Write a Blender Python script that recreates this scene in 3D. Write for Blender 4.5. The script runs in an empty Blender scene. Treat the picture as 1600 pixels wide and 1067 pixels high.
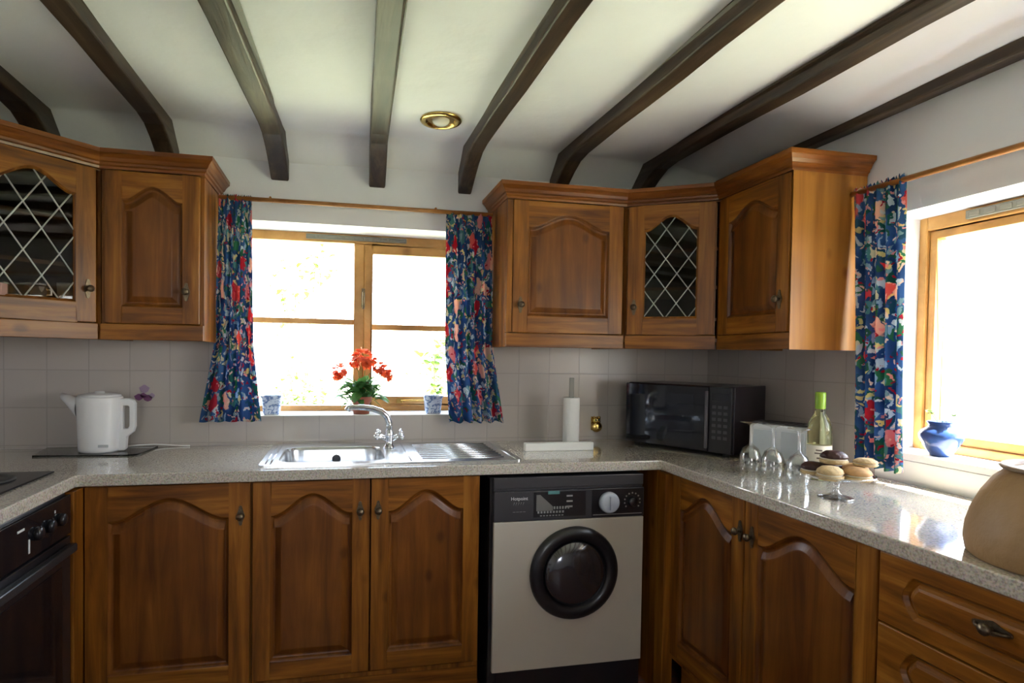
import bpy, bmesh, math, random
from mathutils import Vector, Matrix
from mathutils.geometry import tessellate_polygon
random.seed(7)
PI = math.pi
C = bpy.context.scene.collection
sc = bpy.context.scene

# ---------------------------------------------------------------- camera
cam_d = bpy.data.cameras.new('camera'); cam = bpy.data.objects.new('camera', cam_d); C.objects.link(cam)
sc.camera = cam
F, YAW, PITCH, ROLL, PX, PY = 925.67, .21283, -.02409, .01447, 734.42, 577.4
CAM = Vector((0, -2.6918, 1.3088))
fw = Vector((math.sin(YAW)*math.cos(PITCH), math.cos(YAW)*math.cos(PITCH), math.sin(PITCH)))
rt = Vector((math.cos(YAW), -math.sin(YAW), 0)); up = rt.cross(fw)
rt2 = rt*math.cos(ROLL)+up*math.sin(ROLL); up2 = up*math.cos(ROLL)-rt*math.sin(ROLL)
m = Matrix((rt2, up2, -fw)).transposed().to_4x4(); m.translation = CAM
cam.matrix_world = m
cam_d.sensor_width = 36; cam_d.lens = F/1600*36
cam_d.shift_x = (800-PX)/1600; cam_d.shift_y = (PY-533.5)/1600
cam_d.clip_start = .05

# ---------------------------------------------------------------- light
sc.view_settings.view_transform = 'Standard'; sc.view_settings.look = 'None'
sc.view_settings.gamma = 1; sc.view_settings.use_curve_mapping = False
sc.view_settings.exposure = 0.6
world = bpy.data.worlds.new('sky'); sc.world = world; world.use_nodes = True
wn = world.node_tree; wn.nodes.clear()
wo = wn.nodes.new('ShaderNodeOutputWorld'); bg = wn.nodes.new('ShaderNodeBackground')
tc = wn.nodes.new('ShaderNodeTexCoord'); sx = wn.nodes.new('ShaderNodeSeparateXYZ'); cr = wn.nodes.new('ShaderNodeValToRGB')
wn.links.new(tc.outputs['Generated'], sx.inputs[0]); wn.links.new(sx.outputs['Z'], cr.inputs[0])
cr.color_ramp.elements[0].position = 0.0; cr.color_ramp.elements[0].color = (1, 1, .97, 1)
cr.color_ramp.elements[1].position = .7; cr.color_ramp.elements[1].color = (.55, .72, 1, 1)
wn.links.new(cr.outputs[0], bg.inputs[0]); bg.inputs[1].default_value = 11.0
wn.links.new(bg.outputs[0], wo.inputs[0])
sun_d = bpy.data.lights.new('sun', 'SUN'); sun_d.energy = 52; sun_d.angle = .02; sun_d.color = (1, .95, .85)
sun = bpy.data.objects.new('sun', sun_d); C.objects.link(sun)
sun.rotation_euler = Vector((.50, -.40, 1.05)).to_track_quat('Z', 'Y').to_euler()
sun.location = (4, -3, 8)

def portal(name, loc, direction, sx_, sy_):
    d = bpy.data.lights.new(name, 'AREA'); d.shape = 'RECTANGLE'; d.size = sx_; d.size_y = sy_
    d.cycles.is_portal = True
    o = bpy.data.objects.new(name, d); C.objects.link(o); o.location = loc
    o.rotation_euler = Vector(direction).to_track_quat('-Z', 'Y').to_euler()
portal('window_portal', (.07, .34, 1.45), (0, -1, 0), 1.1, .86)
portal('window_portal', (2.12, -1.68, 1.4), (-1, 0, 0), 1.4, .86)
portal('window_portal', (-.35, -5.12, 1.575), (0, 1, 0), .8, .75)

# ---------------------------------------------------------------- layout numbers (metres)
XL, XR, W, WL = -.82, 1.2176, 1.82, -1.46
WT, WB = .91, .872            # worktop top and underside
ZC, ZT = 1.347, 2.024         # wall units: underside, cornice top
UD = .313                     # wall unit depth to the door face
FY = -.58                     # base door faces on the back run
ZB = .178
CEIL = 2.228

# ---------------------------------------------------------------- materials
def newmat(name):
    m = bpy.data.materials.new(name); m.use_nodes = True
    nt = m.node_tree; b = nt.nodes['Principled BSDF']
    return m, nt, b
def srgb(r, g, b):
    f = lambda c: ((c/255)/12.92 if c/255 <= .04045 else (((c/255)+.055)/1.055)**2.4)
    return (f(r), f(g), f(b), 1)
def N(nt, t, **kw):
    n = nt.nodes.new(t)
    for k, v in kw.items(): setattr(n, k, v)
    return n
def plain(name, col, rough=.5, metal=0, noise=0, scale=30, bump=0, bscale=80, coat=0, trans=0, spec=.5):
    m, nt, b = newmat(name)
    col = tuple(col)[:3]+(1,)
    b.inputs['Base Color'].default_value = col; b.inputs['Roughness'].default_value = rough
    b.inputs['Metallic'].default_value = metal; b.inputs['Coat Weight'].default_value = coat
    b.inputs['Transmission Weight'].default_value = trans
    b.inputs['Specular IOR Level'].default_value = spec
    tco = N(nt, 'ShaderNodeTexCoord')
    if noise:
        nz = N(nt, 'ShaderNodeTexNoise'); nz.inputs['Scale'].default_value = scale; nz.inputs['Detail'].default_value = 5
        nt.links.new(tco.outputs['Object'], nz.inputs['Vector'])
        r = N(nt, 'ShaderNodeValToRGB'); r.color_ramp.elements[0].position = .3; r.color_ramp.elements[1].position = .7
        r.color_ramp.elements[0].color = tuple(c*(1-noise) for c in col[:3])+(1,)
        r.color_ramp.elements[1].color = tuple(min(1, c*(1+noise)) for c in col[:3])+(1,)
        nt.links.new(nz.outputs['Fac'], r.inputs[0]); nt.links.new(r.outputs[0], b.inputs['Base Color'])
    if bump:
        nz = N(nt, 'ShaderNodeTexNoise'); nz.inputs['Scale'].default_value = bscale; nz.inputs['Detail'].default_value = 4
        nt.links.new(tco.outputs['Object'], nz.inputs['Vector'])
        bp = N(nt, 'ShaderNodeBump'); bp.inputs['Strength'].default_value = bump; bp.inputs['Distance'].default_value = .01
        nt.links.new(nz.outputs['Fac'], bp.inputs['Height']); nt.links.new(bp.outputs[0], b.inputs['Normal'])
    return m
def wood(name, dark, mid, light, vec, rough=.36, big=1.0, bump=.06, coat=.0):
    """grain stretched along the small component of vec"""
    m, nt, b = newmat(name)
    tco = N(nt, 'ShaderNodeTexCoord'); oi = N(nt, 'ShaderNodeObjectInfo')
    add = N(nt, 'ShaderNodeVectorMath', operation='ADD'); mul = N(nt, 'ShaderNodeVectorMath', operation='SCALE')
    comb = N(nt, 'ShaderNodeCombineXYZ'); mm = N(nt, 'ShaderNodeMath', operation='MULTIPLY'); mm.inputs[1].default_value = 17.3
    nt.links.new(oi.outputs['Random'], mm.inputs[0])
    for i in range(3): nt.links.new(mm.outputs[0], comb.inputs[i])
    nt.links.new(tco.outputs['Object'], add.inputs[0]); nt.links.new(comb.outputs[0], add.inputs[1])
    mp = N(nt, 'ShaderNodeMapping'); mp.inputs['Scale'].default_value = vec
    nt.links.new(add.outputs[0], mp.inputs[0])
    n1 = N(nt, 'ShaderNodeTexNoise'); n1.inputs['Scale'].default_value = 1.0; n1.inputs['Detail'].default_value = 8
    n1.inputs['Roughness'].default_value = .62; n1.inputs['Distortion'].default_value = .5
    nt.links.new(mp.outputs[0], n1.inputs['Vector'])
    r = N(nt, 'ShaderNodeValToRGB'); e = r.color_ramp.elements
    e[0].position = .32; e[0].color = dark+(1,); e[1].position = .72; e[1].color = light+(1,)
    x = e.new(.52); x.color = mid+(1,)
    nt.links.new(n1.outputs['Fac'], r.inputs[0])
    n2 = N(nt, 'ShaderNodeTexNoise'); n2.inputs['Scale'].default_value = 3.2*big; n2.inputs['Detail'].default_value = 2
    nt.links.new(add.outputs[0], n2.inputs['Vector'])
    r2 = N(nt, 'ShaderNodeValToRGB'); r2.color_ramp.elements[0].position = .3; r2.color_ramp.elements[1].position = .7
    r2.color_ramp.elements[0].color = (.78, .74, .70, 1); r2.color_ramp.elements[1].color = (1.12, 1.1, 1.05, 1)
    nt.links.new(n2.outputs['Fac'], r2.inputs[0])
    mx = N(nt, 'ShaderNodeMix', data_type='RGBA', blend_type='MULTIPLY'); mx.inputs[0].default_value = 1
    nt.links.new(r.outputs[0], mx.inputs[6]); nt.links.new(r2.outputs[0], mx.inputs[7])
    # knots
    v = N(nt, 'ShaderNodeTexVoronoi'); v.inputs['Scale'].default_value = 7
    mp2 = N(nt, 'ShaderNodeMapping'); mp2.inputs['Scale'].default_value = tuple(1 if q > 8 else .6 for q in vec)
    nt.links.new(add.outputs[0], mp2.inputs[0]); nt.links.new(mp2.outputs[0], v.inputs['Vector'])
    kr = N(nt, 'ShaderNodeValToRGB'); kr.color_ramp.elements[0].position = .05; kr.color_ramp.elements[1].position = .13
    kr.color_ramp.elements[0].color = (.45, .38, .33, 1); kr.color_ramp.elements[1].color = (1, 1, 1, 1)
    nt.links.new(v.outputs['Distance'], kr.inputs[0])
    mk = N(nt, 'ShaderNodeMix', data_type='RGBA', blend_type='MULTIPLY'); mk.inputs[0].default_value = .8
    nt.links.new(mx.outputs[2], mk.inputs[6]); nt.links.new(kr.outputs[0], mk.inputs[7])
    nt.links.new(mk.outputs[2], b.inputs['Base Color'])
    b.inputs['Roughness'].default_value = rough; b.inputs['Coat Weight'].default_value = coat; b.inputs['Coat Roughness'].default_value = .2; b.inputs['Specular IOR Level'].default_value = .38
    bp = N(nt, 'ShaderNodeBump'); bp.inputs['Strength'].default_value = bump; bp.inputs['Distance'].default_value = .004
    nt.links.new(n1.outputs['Fac'], bp.inputs['Height']); nt.links.new(bp.outputs[0], b.inputs['Normal'])
    return m
oak_d, oak_m, oak_l = (.105, .030, .003), (.26, .092, .009), (.42, .175, .026)
MV = wood('oak_vertical', oak_d, oak_m, oak_l, (26, 26, 1.8))
MH = wood('oak_horizontal', oak_d, oak_m, oak_l, (2.2, 2.2, 32))
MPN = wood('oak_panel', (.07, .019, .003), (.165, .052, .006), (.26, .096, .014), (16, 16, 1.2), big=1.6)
MCOR = wood('oak_cornice', (.10, .026, .003), (.22, .068, .009), (.36, .135, .022), (2.5, 2.5, 30), rough=.3)
MIN = plain('cabinet_inside', (.10, .055, .03), .6)
BEAM = wood('dark_beam', (.020, .012, .008), (.055, .034, .020), (.115, .082, .050), (22, 1.6, 22), rough=.45, bump=.5, coat=0)
PINE = wood('window_pine', (.42, .21, .06), (.58, .31, .10), (.70, .42, .16), (5, 5, 5), rough=.35)
ROD = wood('rod_wood', (.25, .10, .03), (.38, .17, .05), (.48, .24, .08), (9, 9, 9), rough=.3)
WHITE = plain('white_emulsion', (.78, .78, .82), .9, noise=.04, scale=3, bump=.25, bscale=14)
CEILM = plain('ceiling_plaster', (.82, .82, .83), .85, noise=.05, scale=2.5, bump=.45, bscale=9)
GLOSSW = plain('white_gloss', (.86, .86, .84), .35)
LEAD = plain('lead_came', (.55, .54, .50), .45, metal=.35)
PEWTER = plain('aged_brass', (.16, .12, .075), .38, metal=.85, noise=.3, scale=200)
STEEL = plain('stainless_steel', (.66, .68, .70), .24, metal=1, noise=.04, scale=60)
CHROME = plain('chrome', (.78, .79, .80), .08, metal=1)
BLACK = plain('black_plastic', (.012, .011, .013), .32, coat=.2)
BLACKG = plain('black_glass', (.008, .008, .010), .06)
DARKG = plain('dark_grey_plastic', (.045, .042, .045), .4)
GREYP = plain('grey_print', (.30, .30, .29), .5)
CREAMP = plain('cream_enamel', (.53, .475, .40), .32)
WPLAST = plain('white_plastic', (.80, .80, .82), .3, coat=.2)
TEAL = plain('teal_print', (.08, .22, .22), .5)
BRASS = plain('polished_brass', (.72, .50, .16), .2, metal=1)
def petal(name, col, k=.45):
    m = plain(name, col, .55, noise=.3, scale=60); nt = m.node_tree; b = nt.nodes['Principled BSDF']; out = nt.nodes['Material Output']
    tr = N(nt, 'ShaderNodeBsdfTranslucent'); tr.inputs[0].default_value = tuple(col)+(1,)
    mx = N(nt, 'ShaderNodeMixShader'); mx.inputs[0].default_value = k
    nt.links.new(b.outputs[0], mx.inputs[1]); nt.links.new(tr.outputs[0], mx.inputs[2]); nt.links.new(mx.outputs[0], out.inputs[0]); return m
GREEN = petal('leaf_green', (.07, .20, .045), .35)
TERRA = plain('terracotta', (.34, .10, .06), .7, noise=.15)
REDF = petal('orange_red_petal', (.78, .14, .05))
PAPER = plain('kitchen_paper', (.85, .85, .84), .9, bump=.3, bscale=300)
RUBBER = plain('dark_rubber', (.02, .02, .02), .7)
FLOORM = None

def glassmat(name, col=(1, 1, 1), rough=0, ior=1.45):
    m, nt, b = newmat(name)
    b.inputs['Base Color'].default_value = tuple(col)+(1,); b.inputs['Roughness'].default_value = rough
    b.inputs['Transmission Weight'].default_value = 1; b.inputs['IOR'].default_value = ior
    return m
def panemat(name, tint=(1, 1, 1), refl=1.0):
    m, nt, b = newmat(name); nt.nodes.remove(b)
    out = nt.nodes['Material Output']
    t = N(nt, 'ShaderNodeBsdfTransparent'); t.inputs[0].default_value = tuple(tint)+(1,)
    g = N(nt, 'ShaderNodeBsdfGlossy'); g.inputs['Roughness'].default_value = .02
    fr = N(nt, 'ShaderNodeFresnel'); ge = N(nt, 'ShaderNodeNewGeometry'); io = N(nt, 'ShaderNodeMapRange')
    io.inputs['To Min'].default_value = 1.45; io.inputs['To Max'].default_value = 1/1.45   # same reflectance on both faces of a thin pane
    nt.links.new(ge.outputs['Backfacing'], io.inputs['Value']); nt.links.new(io.outputs[0], fr.inputs[0])
    mx = N(nt, 'ShaderNodeMixShader')
    nt.links.new(fr.outputs[0], mx.inputs[0]); nt.links.new(t.outputs[0], mx.inputs[1]); nt.links.new(g.outputs[0], mx.inputs[2])
    nt.links.new(mx.outputs[0], out.inputs[0])
    return m
PANE = panemat('window_glass'); CABG = panemat('cabinet_glass', (.55, .53, .50))
def thinglass(name, lo=.09, hi=.6):
    m, nt, b = newmat(name); nt.nodes.remove(b); out = nt.nodes['Material Output']
    t = N(nt, 'ShaderNodeBsdfTransparent'); g = N(nt, 'ShaderNodeBsdfGlossy'); g.inputs['Roughness'].default_value = .03
    lw = N(nt, 'ShaderNodeLayerWeight'); lw.inputs[0].default_value = .35
    mr = N(nt, 'ShaderNodeMapRange'); mr.inputs['To Min'].default_value = lo; mr.inputs['To Max'].default_value = hi
    t.inputs[0].default_value = (.96, .97, .97, 1)
    mx = N(nt, 'ShaderNodeMixShader'); nt.links.new(lw.outputs['Facing'], mr.inputs['Value']); nt.links.new(mr.outputs[0], mx.inputs[0])
    nt.links.new(t.outputs[0], mx.inputs[1]); nt.links.new(g.outputs[0], mx.inputs[2]); nt.links.new(mx.outputs[0], out.inputs[0]); return m
GLASS = thinglass('clear_glass'); PLATEG = thinglass('pressed_glass', .28, .75); GREENGL = glassmat('green_tinted_glass', (.55, .72, .62), .05)
WINE = glassmat('white_wine_bottle', (.80, .82, .45), .02)

def tiles():
    m, nt, b = newmat('cream_wall_tiles')
    tco = N(nt, 'ShaderNodeTexCoord'); s = N(nt, 'ShaderNodeSeparateXYZ'); ad = N(nt, 'ShaderNodeMath', operation='ADD'); c = N(nt, 'ShaderNodeCombineXYZ')
    nt.links.new(tco.outputs['Object'], s.inputs[0]); nt.links.new(s.outputs['X'], ad.inputs[0]); nt.links.new(s.outputs['Y'], ad.inputs[1])
    o1 = N(nt, 'ShaderNodeMath', operation='ADD'); o1.inputs[1].default_value = 3.04-.050; o2 = N(nt, 'ShaderNodeMath', operation='ADD'); o2.inputs[1].default_value = -.010
    nt.links.new(ad.outputs[0], o1.inputs[0]); nt.links.new(s.outputs['Z'], o2.inputs[0])
    nt.links.new(o1.outputs[0], c.inputs[0]); nt.links.new(o2.outputs[0], c.inputs[1])
    br = N(nt, 'ShaderNodeTexBrick'); br.offset = 0; br.squash = 1
    br.inputs['Scale'].default_value = 1; br.inputs['Brick Width'].default_value = .152; br.inputs['Row Height'].default_value = .152
    br.inputs['Mortar Size'].default_value = .0022; br.inputs['Mortar Smooth'].default_value = .3
    br.inputs['Color1'].default_value = (.46, .42, .385, 1); br.inputs['Color2'].default_value = (.49, .445, .41, 1)
    br.inputs['Mortar'].default_value = (.40, .365, .335, 1)
    nt.links.new(c.outputs[0], br.inputs['Vector']); nt.links.new(br.outputs['Color'], b.inputs['Base Color'])
    b.inputs['Roughness'].default_value = .22
    bp = N(nt, 'ShaderNodeBump'); bp.invert = True; bp.inputs['Strength'].default_value = .4; bp.inputs['Distance'].default_value = .002
    nt.links.new(br.outputs['Fac'], bp.inputs['Height'])
    nz = N(nt, 'ShaderNodeTexNoise'); nz.inputs['Scale'].default_value = 9; nt.links.new(tco.outputs['Object'], nz.inputs['Vector'])
    bp2 = N(nt, 'ShaderNodeBump'); bp2.inputs['Strength'].default_value = .12; bp2.inputs['Distance'].default_value = .01
    nt.links.new(nz.outputs['Fac'], bp2.inputs['Height']); nt.links.new(bp.outputs[0], bp2.inputs['Normal'])
    nt.links.new(bp2.outputs[0], b.inputs['Normal'])
    return m
TILE = tiles()
def laminate():
    m, nt, b = newmat('speckled_laminate')
    tco = N(nt, 'ShaderNodeTexCoord')
    n1 = N(nt, 'ShaderNodeTexNoise'); n1.inputs['Scale'].default_value = 190; n1.inputs['Detail'].default_value = 3
    n2 = N(nt, 'ShaderNodeTexVoronoi'); n2.inputs['Scale'].default_value = 240
    nt.links.new(tco.outputs['Object'], n1.inputs['Vector']); nt.links.new(tco.outputs['Object'], n2.inputs['Vector'])
    r = N(nt, 'ShaderNodeValToRGB'); e = r.color_ramp.elements
    e[0].position = .34; e[0].color = (.32, .26, .19, 1); e[1].position = .62; e[1].color = (.62, .55, .44, 1)
    x = e.new(.47); x.color = (.50, .43, .33, 1)
    nt.links.new(n1.outputs['Fac'], r.inputs[0])
    mx = N(nt, 'ShaderNodeMix', data_type='RGBA', blend_type='MIX'); mx.inputs[0].default_value = .1
    nt.links.new(r.outputs[0], mx.inputs[6]); nt.links.new(n2.outputs['Color'], mx.inputs[7])
    hs = N(nt, 'ShaderNodeHueSaturation'); hs.inputs['Saturation'].default_value = .75
    nt.links.new(mx.outputs[2], hs.inputs['Color']); nt.links.new(hs.outputs[0], b.inputs['Base Color'])
    b.inputs['Roughness'].default_value = .10; b.inputs['Coat Weight'].default_value = .7; b.inputs['Coat Roughness'].default_value = .04; b.inputs['Specular IOR Level'].default_value = .6
    return m
LAM = laminate()
def floorm():
    m, nt, b = newmat('terracotta_floor')
    tco = N(nt, 'ShaderNodeTexCoord'); br = N(nt, 'ShaderNodeTexBrick'); br.offset = 0
    br.inputs['Scale'].default_value = 1; br.inputs['Brick Width'].default_value = .3; br.inputs['Row Height'].default_value = .3
    br.inputs['Mortar Size'].default_value = .004
    br.inputs['Color1'].default_value = (.16, .055, .03, 1); br.inputs['Color2'].default_value = (.22, .075, .04, 1); br.inputs['Mortar'].default_value = (.1, .07, .05, 1)
    nt.links.new(tco.outputs['Object'], br.inputs['Vector']); nt.links.new(br.outputs['Color'], b.inputs['Base Color'])
    b.inputs['Roughness'].default_value = .4
    return m
FLOORM = floorm()
def fabric():
    m, nt, b = newmat('blue_floral_fabric')
    uv = N(nt, 'ShaderNodeUVMap')
    nz = N(nt, 'ShaderNodeTexNoise'); nz.inputs['Scale'].default_value = 26; nz.inputs['Detail'].default_value = 3
    nt.links.new(uv.outputs[0], nz.inputs['Vector'])
    sub = N(nt, 'ShaderNodeVectorMath', operation='SUBTRACT'); sub.inputs[1].default_value = (.5, .5, .5)
    nt.links.new(nz.outputs['Color'], sub.inputs[0])
    scl = N(nt, 'ShaderNodeVectorMath', operation='SCALE'); scl.inputs['Scale'].default_value = .075
    nt.links.new(sub.outputs[0], scl.inputs[0])
    ad = N(nt, 'ShaderNodeVectorMath', operation='ADD'); nt.links.new(uv.outputs[0], ad.inputs[0]); nt.links.new(scl.outputs[0], ad.inputs[1])
    cur = None
    def layer(cur, vscale, rad, cols, stretch, thresh, seed, soft=.04):
        mp = N(nt, 'ShaderNodeMapping'); mp.inputs['Scale'].default_value = stretch; mp.inputs['Location'].default_value = (seed, seed*1.7, 0)
        mp.inputs['Rotation'].default_value = (0, 0, seed*.9)
        nt.links.new(ad.outputs[0], mp.inputs[0])
        v = N(nt, 'ShaderNodeTexVoronoi'); v.voronoi_dimensions = '2D'; v.inputs['Scale'].default_value = vscale
        nt.links.new(mp.outputs[0], v.inputs['Vector'])
        lt = N(nt, 'ShaderNodeMapRange'); lt.inputs['From Min'].default_value = rad; lt.inputs['From Max'].default_value = rad+soft
        lt.inputs['To Min'].default_value = 1; lt.inputs['To Max'].default_value = 0
        nt.links.new(v.outputs['Distance'], lt.inputs['Value'])
        sp = N(nt, 'ShaderNodeSeparateColor'); nt.links.new(v.outputs['Color'], sp.inputs[0])
        gt = N(nt, 'ShaderNodeMath', operation='GREATER_THAN'); gt.inputs[1].default_value = thresh
        nt.links.new(sp.outputs[0], gt.inputs[0])
        mu = N(nt, 'ShaderNodeMath', operation='MULTIPLY'); nt.links.new(lt.outputs[0], mu.inputs[0]); nt.links.new(gt.outputs[0], mu.inputs[1])
        r = N(nt, 'ShaderNodeValToRGB'); r.color_ramp.interpolation = 'CONSTANT'
        e = r.color_ramp.elements
        e[0].position = 0; e[0].color = cols[0]; e[1].position = 1/len(cols); e[1].color = cols[1]
        for k in range(2, len(cols)):
            q = e.new(k/len(cols)); q.color = cols[k]
        nt.links.new(sp.outputs[1], r.inputs[0])
        mx = N(nt, 'ShaderNodeMix', data_type='RGBA'); nt.links.new(mu.outputs[0], mx.inputs[0])
        nt.links.new(cur, mx.inputs[6]); nt.links.new(r.outputs[0], mx.inputs[7])
        return mx.outputs[2]
    base = N(nt, 'ShaderNodeTexNoise'); base.inputs['Scale'].default_value = 9; nt.links.new(uv.outputs[0], base.inputs['Vector'])
    br = N(nt, 'ShaderNodeValToRGB'); br.color_ramp.elements[0].position = .35; br.color_ramp.elements[1].position = .65
    br.color_ramp.elements[0].color = (.022, .065, .19, 1); br.color_ramp.elements[1].color = (.06, .16, .38, 1)
    nt.links.new(base.outputs['Fac'], br.inputs[0]); cur = br.outputs[0]
    teal = [(.02, .15, .13, 1), (.05, .22, .12, 1), (.03, .12, .20, 1), (.10, .28, .30, 1)]
    pale = [(.55, .62, .68, 1), (.35, .48, .62, 1), (.66, .62, .48, 1), (.25, .40, .45, 1)]
    pink = [(.62, .08, .10, 1), (.70, .28, .30, 1), (.66, .16, .14, 1), (.75, .50, .42, 1), (.50, .03, .06, 1)]
    cur = layer(cur, 24, .34, teal, (1, .6, 1), .30, 1.3)
    cur = layer(cur, 40, .30, pale, (1, .5, 1), .45, 2.1)
    cur = layer(cur, 46, .28, [(.7, .6, .3, 1), (.6, .65, .7, 1), (.04, .16, .10, 1)], (.5, 1, 1), .62, 3.7)
    cur = layer(cur, 15, .33, pink, (1, .7, 1), .68, 5.2, .06)
    cur = layer(cur, 52, .26, [(.80, .62, .52, 1), (.45, .02, .05, 1), (.75, .35, .35, 1)], (1, 1, 1), .60, 7.9)
    nt.links.new(cur, b.inputs['Base Color']); b.inputs['Roughness'].default_value = .8
    b.inputs['Specular IOR Level'].default_value = .2
    # thin cotton lets some daylight through
    tr = N(nt, 'ShaderNodeBsdfTranslucent'); nt.links.new(cur, tr.inputs[0])
    mxs = N(nt, 'ShaderNodeMixShader'); mxs.inputs[0].default_value = .45
    out = nt.nodes['Material Output']
    nt.links.new(b.outputs[0], mxs.inputs[1]); nt.links.new(tr.outputs[0], mxs.inputs[2]); nt.links.new(mxs.outputs[0], out.inputs[0])
    return m
FABRIC = fabric()
def delft():
    m, nt, b = newmat('blue_and_white_china')
    tco = N(nt, 'ShaderNodeTexCoord')
    nz = N(nt, 'ShaderNodeTexNoise'); nz.inputs['Scale'].default_value = 55; nz.inputs['Detail'].default_value = 4; nz.inputs['Distortion'].default_value = 1.5
    nt.links.new(tco.outputs['Object'], nz.inputs['Vector'])
    r = N(nt, 'ShaderNodeValToRGB'); e = r.color_ramp.elements
    e[0].position = .46; e[0].color = (.62, .70, .80, 1); e[1].position = .58; e[1].color = (.16, .24, .45, 1)
    nt.links.new(nz.outputs['Fac'], r.inputs[0]); nt.links.new(r.outputs[0], b.inputs['Base Color'])
    b.inputs['Roughness'].default_value = .2
    return m
DELFT = delft()

# ---------------------------------------------------------------- mesh builder
class MB:
    def __init__(s): s.v = []; s.f = []; s.mi = []; s.uv = None; s.sm = []
    def add(s, vs, fs, mi=0, smooth=False):
        o = len(s.v); s.v += [Vector(p) for p in vs]
        for f in fs: s.f.append(tuple(i+o for i in f)); s.mi.append(mi); s.sm.append(smooth)
        return s
    def box(s, a, b, mi=0):
        x0, y0, z0 = (min(a[i], b[i]) for i in range(3)); x1, y1, z1 = (max(a[i], b[i]) for i in range(3))
        return s.add([(x0,y0,z0),(x1,y0,z0),(x1,y1,z0),(x0,y1,z0),(x0,y0,z1),(x1,y0,z1),(x1,y1,z1),(x0,y1,z1)],
                     [(0,3,2,1),(4,5,6,7),(0,1,5,4),(1,2,6,5),(2,3,7,6),(3,0,4,7)], mi)
    def prism(s, pts, fn, c0, c1, mi=0, holes=(), caps=True):
        """2-D polygon (with holes) mapped by fn(a, b, c) and extruded from c0 to c1"""
        loops = [list(pts)]+[list(h) for h in holes]
        flat = [p for l in loops for p in l]; n = len(flat)
        vs = [fn(p[0], p[1], c0) for p in flat]+[fn(p[0], p[1], c1) for p in flat]
        fs = []
        if caps:
            if len(loops) == 1:
                fs += [tuple(range(n))[::-1], tuple(range(n, 2*n))]
            else:
                tr = tessellate_polygon([[Vector((p[0], p[1], 0)) for p in l] for l in loops])
                for t in tr:
                    fs.append(tuple(t)); fs.append(tuple(i+n for i in reversed(t)))
        o = 0
        for l in loops:
            k = len(l)
            for i in range(k):
                j = (i+1) % k; fs.append((o+i, o+j, n+o+j, n+o+i))
            o += k
        return s.add(vs, fs, mi)
    def tube(s, path, r, seg=10, mi=0, cap=True, radii=None):
        path = [Vector(p) for p in path]; n = len(path); rings = []
        t0 = (path[1]-path[0]).normalized(); up_ = Vector((0, 0, 1)) if abs(t0.z) < .9 else Vector((1, 0, 0))
        nrm = t0.cross(up_).normalized()
        for i, p in enumerate(path):
            t = (path[min(i+1, n-1)]-path[max(i-1, 0)]).normalized()
            nrm = (nrm-t*nrm.dot(t)).normalized(); bn = t.cross(nrm)
            rr = radii[i] if radii else r
            rings.append([p+nrm*math.cos(2*PI*k/seg)*rr+bn*math.sin(2*PI*k/seg)*rr for k in range(seg)])
        vs = [v for rg in rings for v in rg]
        fs = [(i*seg+k, i*seg+(k+1) % seg, (i+1)*seg+(k+1) % seg, (i+1)*seg+k) for i in range(n-1) for k in range(seg)]
        s.add(vs, fs, mi, True)
        if cap:
            s.add(rings[0], [tuple(range(seg))], mi); s.add(rings[-1], [tuple(range(seg))[::-1]], mi)
        return s
    def lathe(s, prof, c, axis=(0, 0, 1), seg=32, mi=0, smooth=True):
        """prof = [(radius, height)]"""
        ax = Vector(axis).normalized(); u = ax.orthogonal().normalized(); w = ax.cross(u); c = Vector(c)
        vs = [c+ax*h+(u*math.cos(2*PI*k/seg)+w*math.sin(2*PI*k/seg))*max(r, 1e-5) for r, h in prof for k in range(seg)]
        fs = [(i*seg+k, i*seg+(k+1) % seg, (i+1)*seg+(k+1) % seg, (i+1)*seg+k) for i in range(len(prof)-1) for k in range(seg)]
        s.add(vs, fs, mi, smooth)
        for i, rev in ((0, True), (len(prof)-1, False)):
            if prof[i][0] > 1e-4:
                f = tuple(range(seg)); s.add(vs[i*seg:(i+1)*seg], [f[::-1] if rev else f], mi)
        return s
    def rings(s, loops, mi=0, smooth=False, fill=False):
        n = len(loops[0]); vs = [p for l in loops for p in l]
        fs = [(i*n+k, i*n+(k+1) % n, (i+1)*n+(k+1) % n, (i+1)*n+k) for i in range(len(loops)-1) for k in range(n)]
        if fill: fs.append(tuple(range((len(loops)-1)*n, len(loops)*n)))
        return s.add(vs, fs, mi, smooth)
    def ball(s, c, r, seg=12, ring=8, mi=0, sq=(1, 1, 1), jitter=0):
        c = Vector(c); vs = []; 
        for i in range(ring+1):
            th = PI*i/ring
            for k in range(seg):
                ph = 2*PI*k/seg; q = r*(1+random.uniform(-jitter, jitter))
                vs.append(c+Vector((math.sin(th)*math.cos(ph)*sq[0], math.sin(th)*math.sin(ph)*sq[1], math.cos(th)*sq[2]))*q)
        fs = [(i*seg+k, (i+1)*seg+k, (i+1)*seg+(k+1) % seg, i*seg+(k+1) % seg) for i in range(ring) for k in range(seg)]
        return s.add(vs, fs, mi, True)
    def build(s, name, mats, parent=None, loc=None, bevel=0, seg=2, world=True, fixn=True):
        """geometry given in world coordinates is stored relative to the thing's base"""
        if not isinstance(mats, (list, tuple)): mats = [mats]
        off = Vector((0, 0, 0))
        if parent is not None and world:
            r = parent
            while r.parent: r = r.parent
            off = Vector(r.location)
        if parent is None:
            if loc is None:
                xs = [v.x for v in s.v]; ys = [v.y for v in s.v]; zs = [v.z for v in s.v]
                loc = ((min(xs)+max(xs))/2, (min(ys)+max(ys))/2, min(zs))
            off = Vector(loc) if world else Vector((0, 0, 0))
        me = bpy.data.meshes.new(name)
        me.from_pydata([v-off for v in s.v], [], s.f)
        for m_ in mats: me.materials.append(m_)
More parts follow.
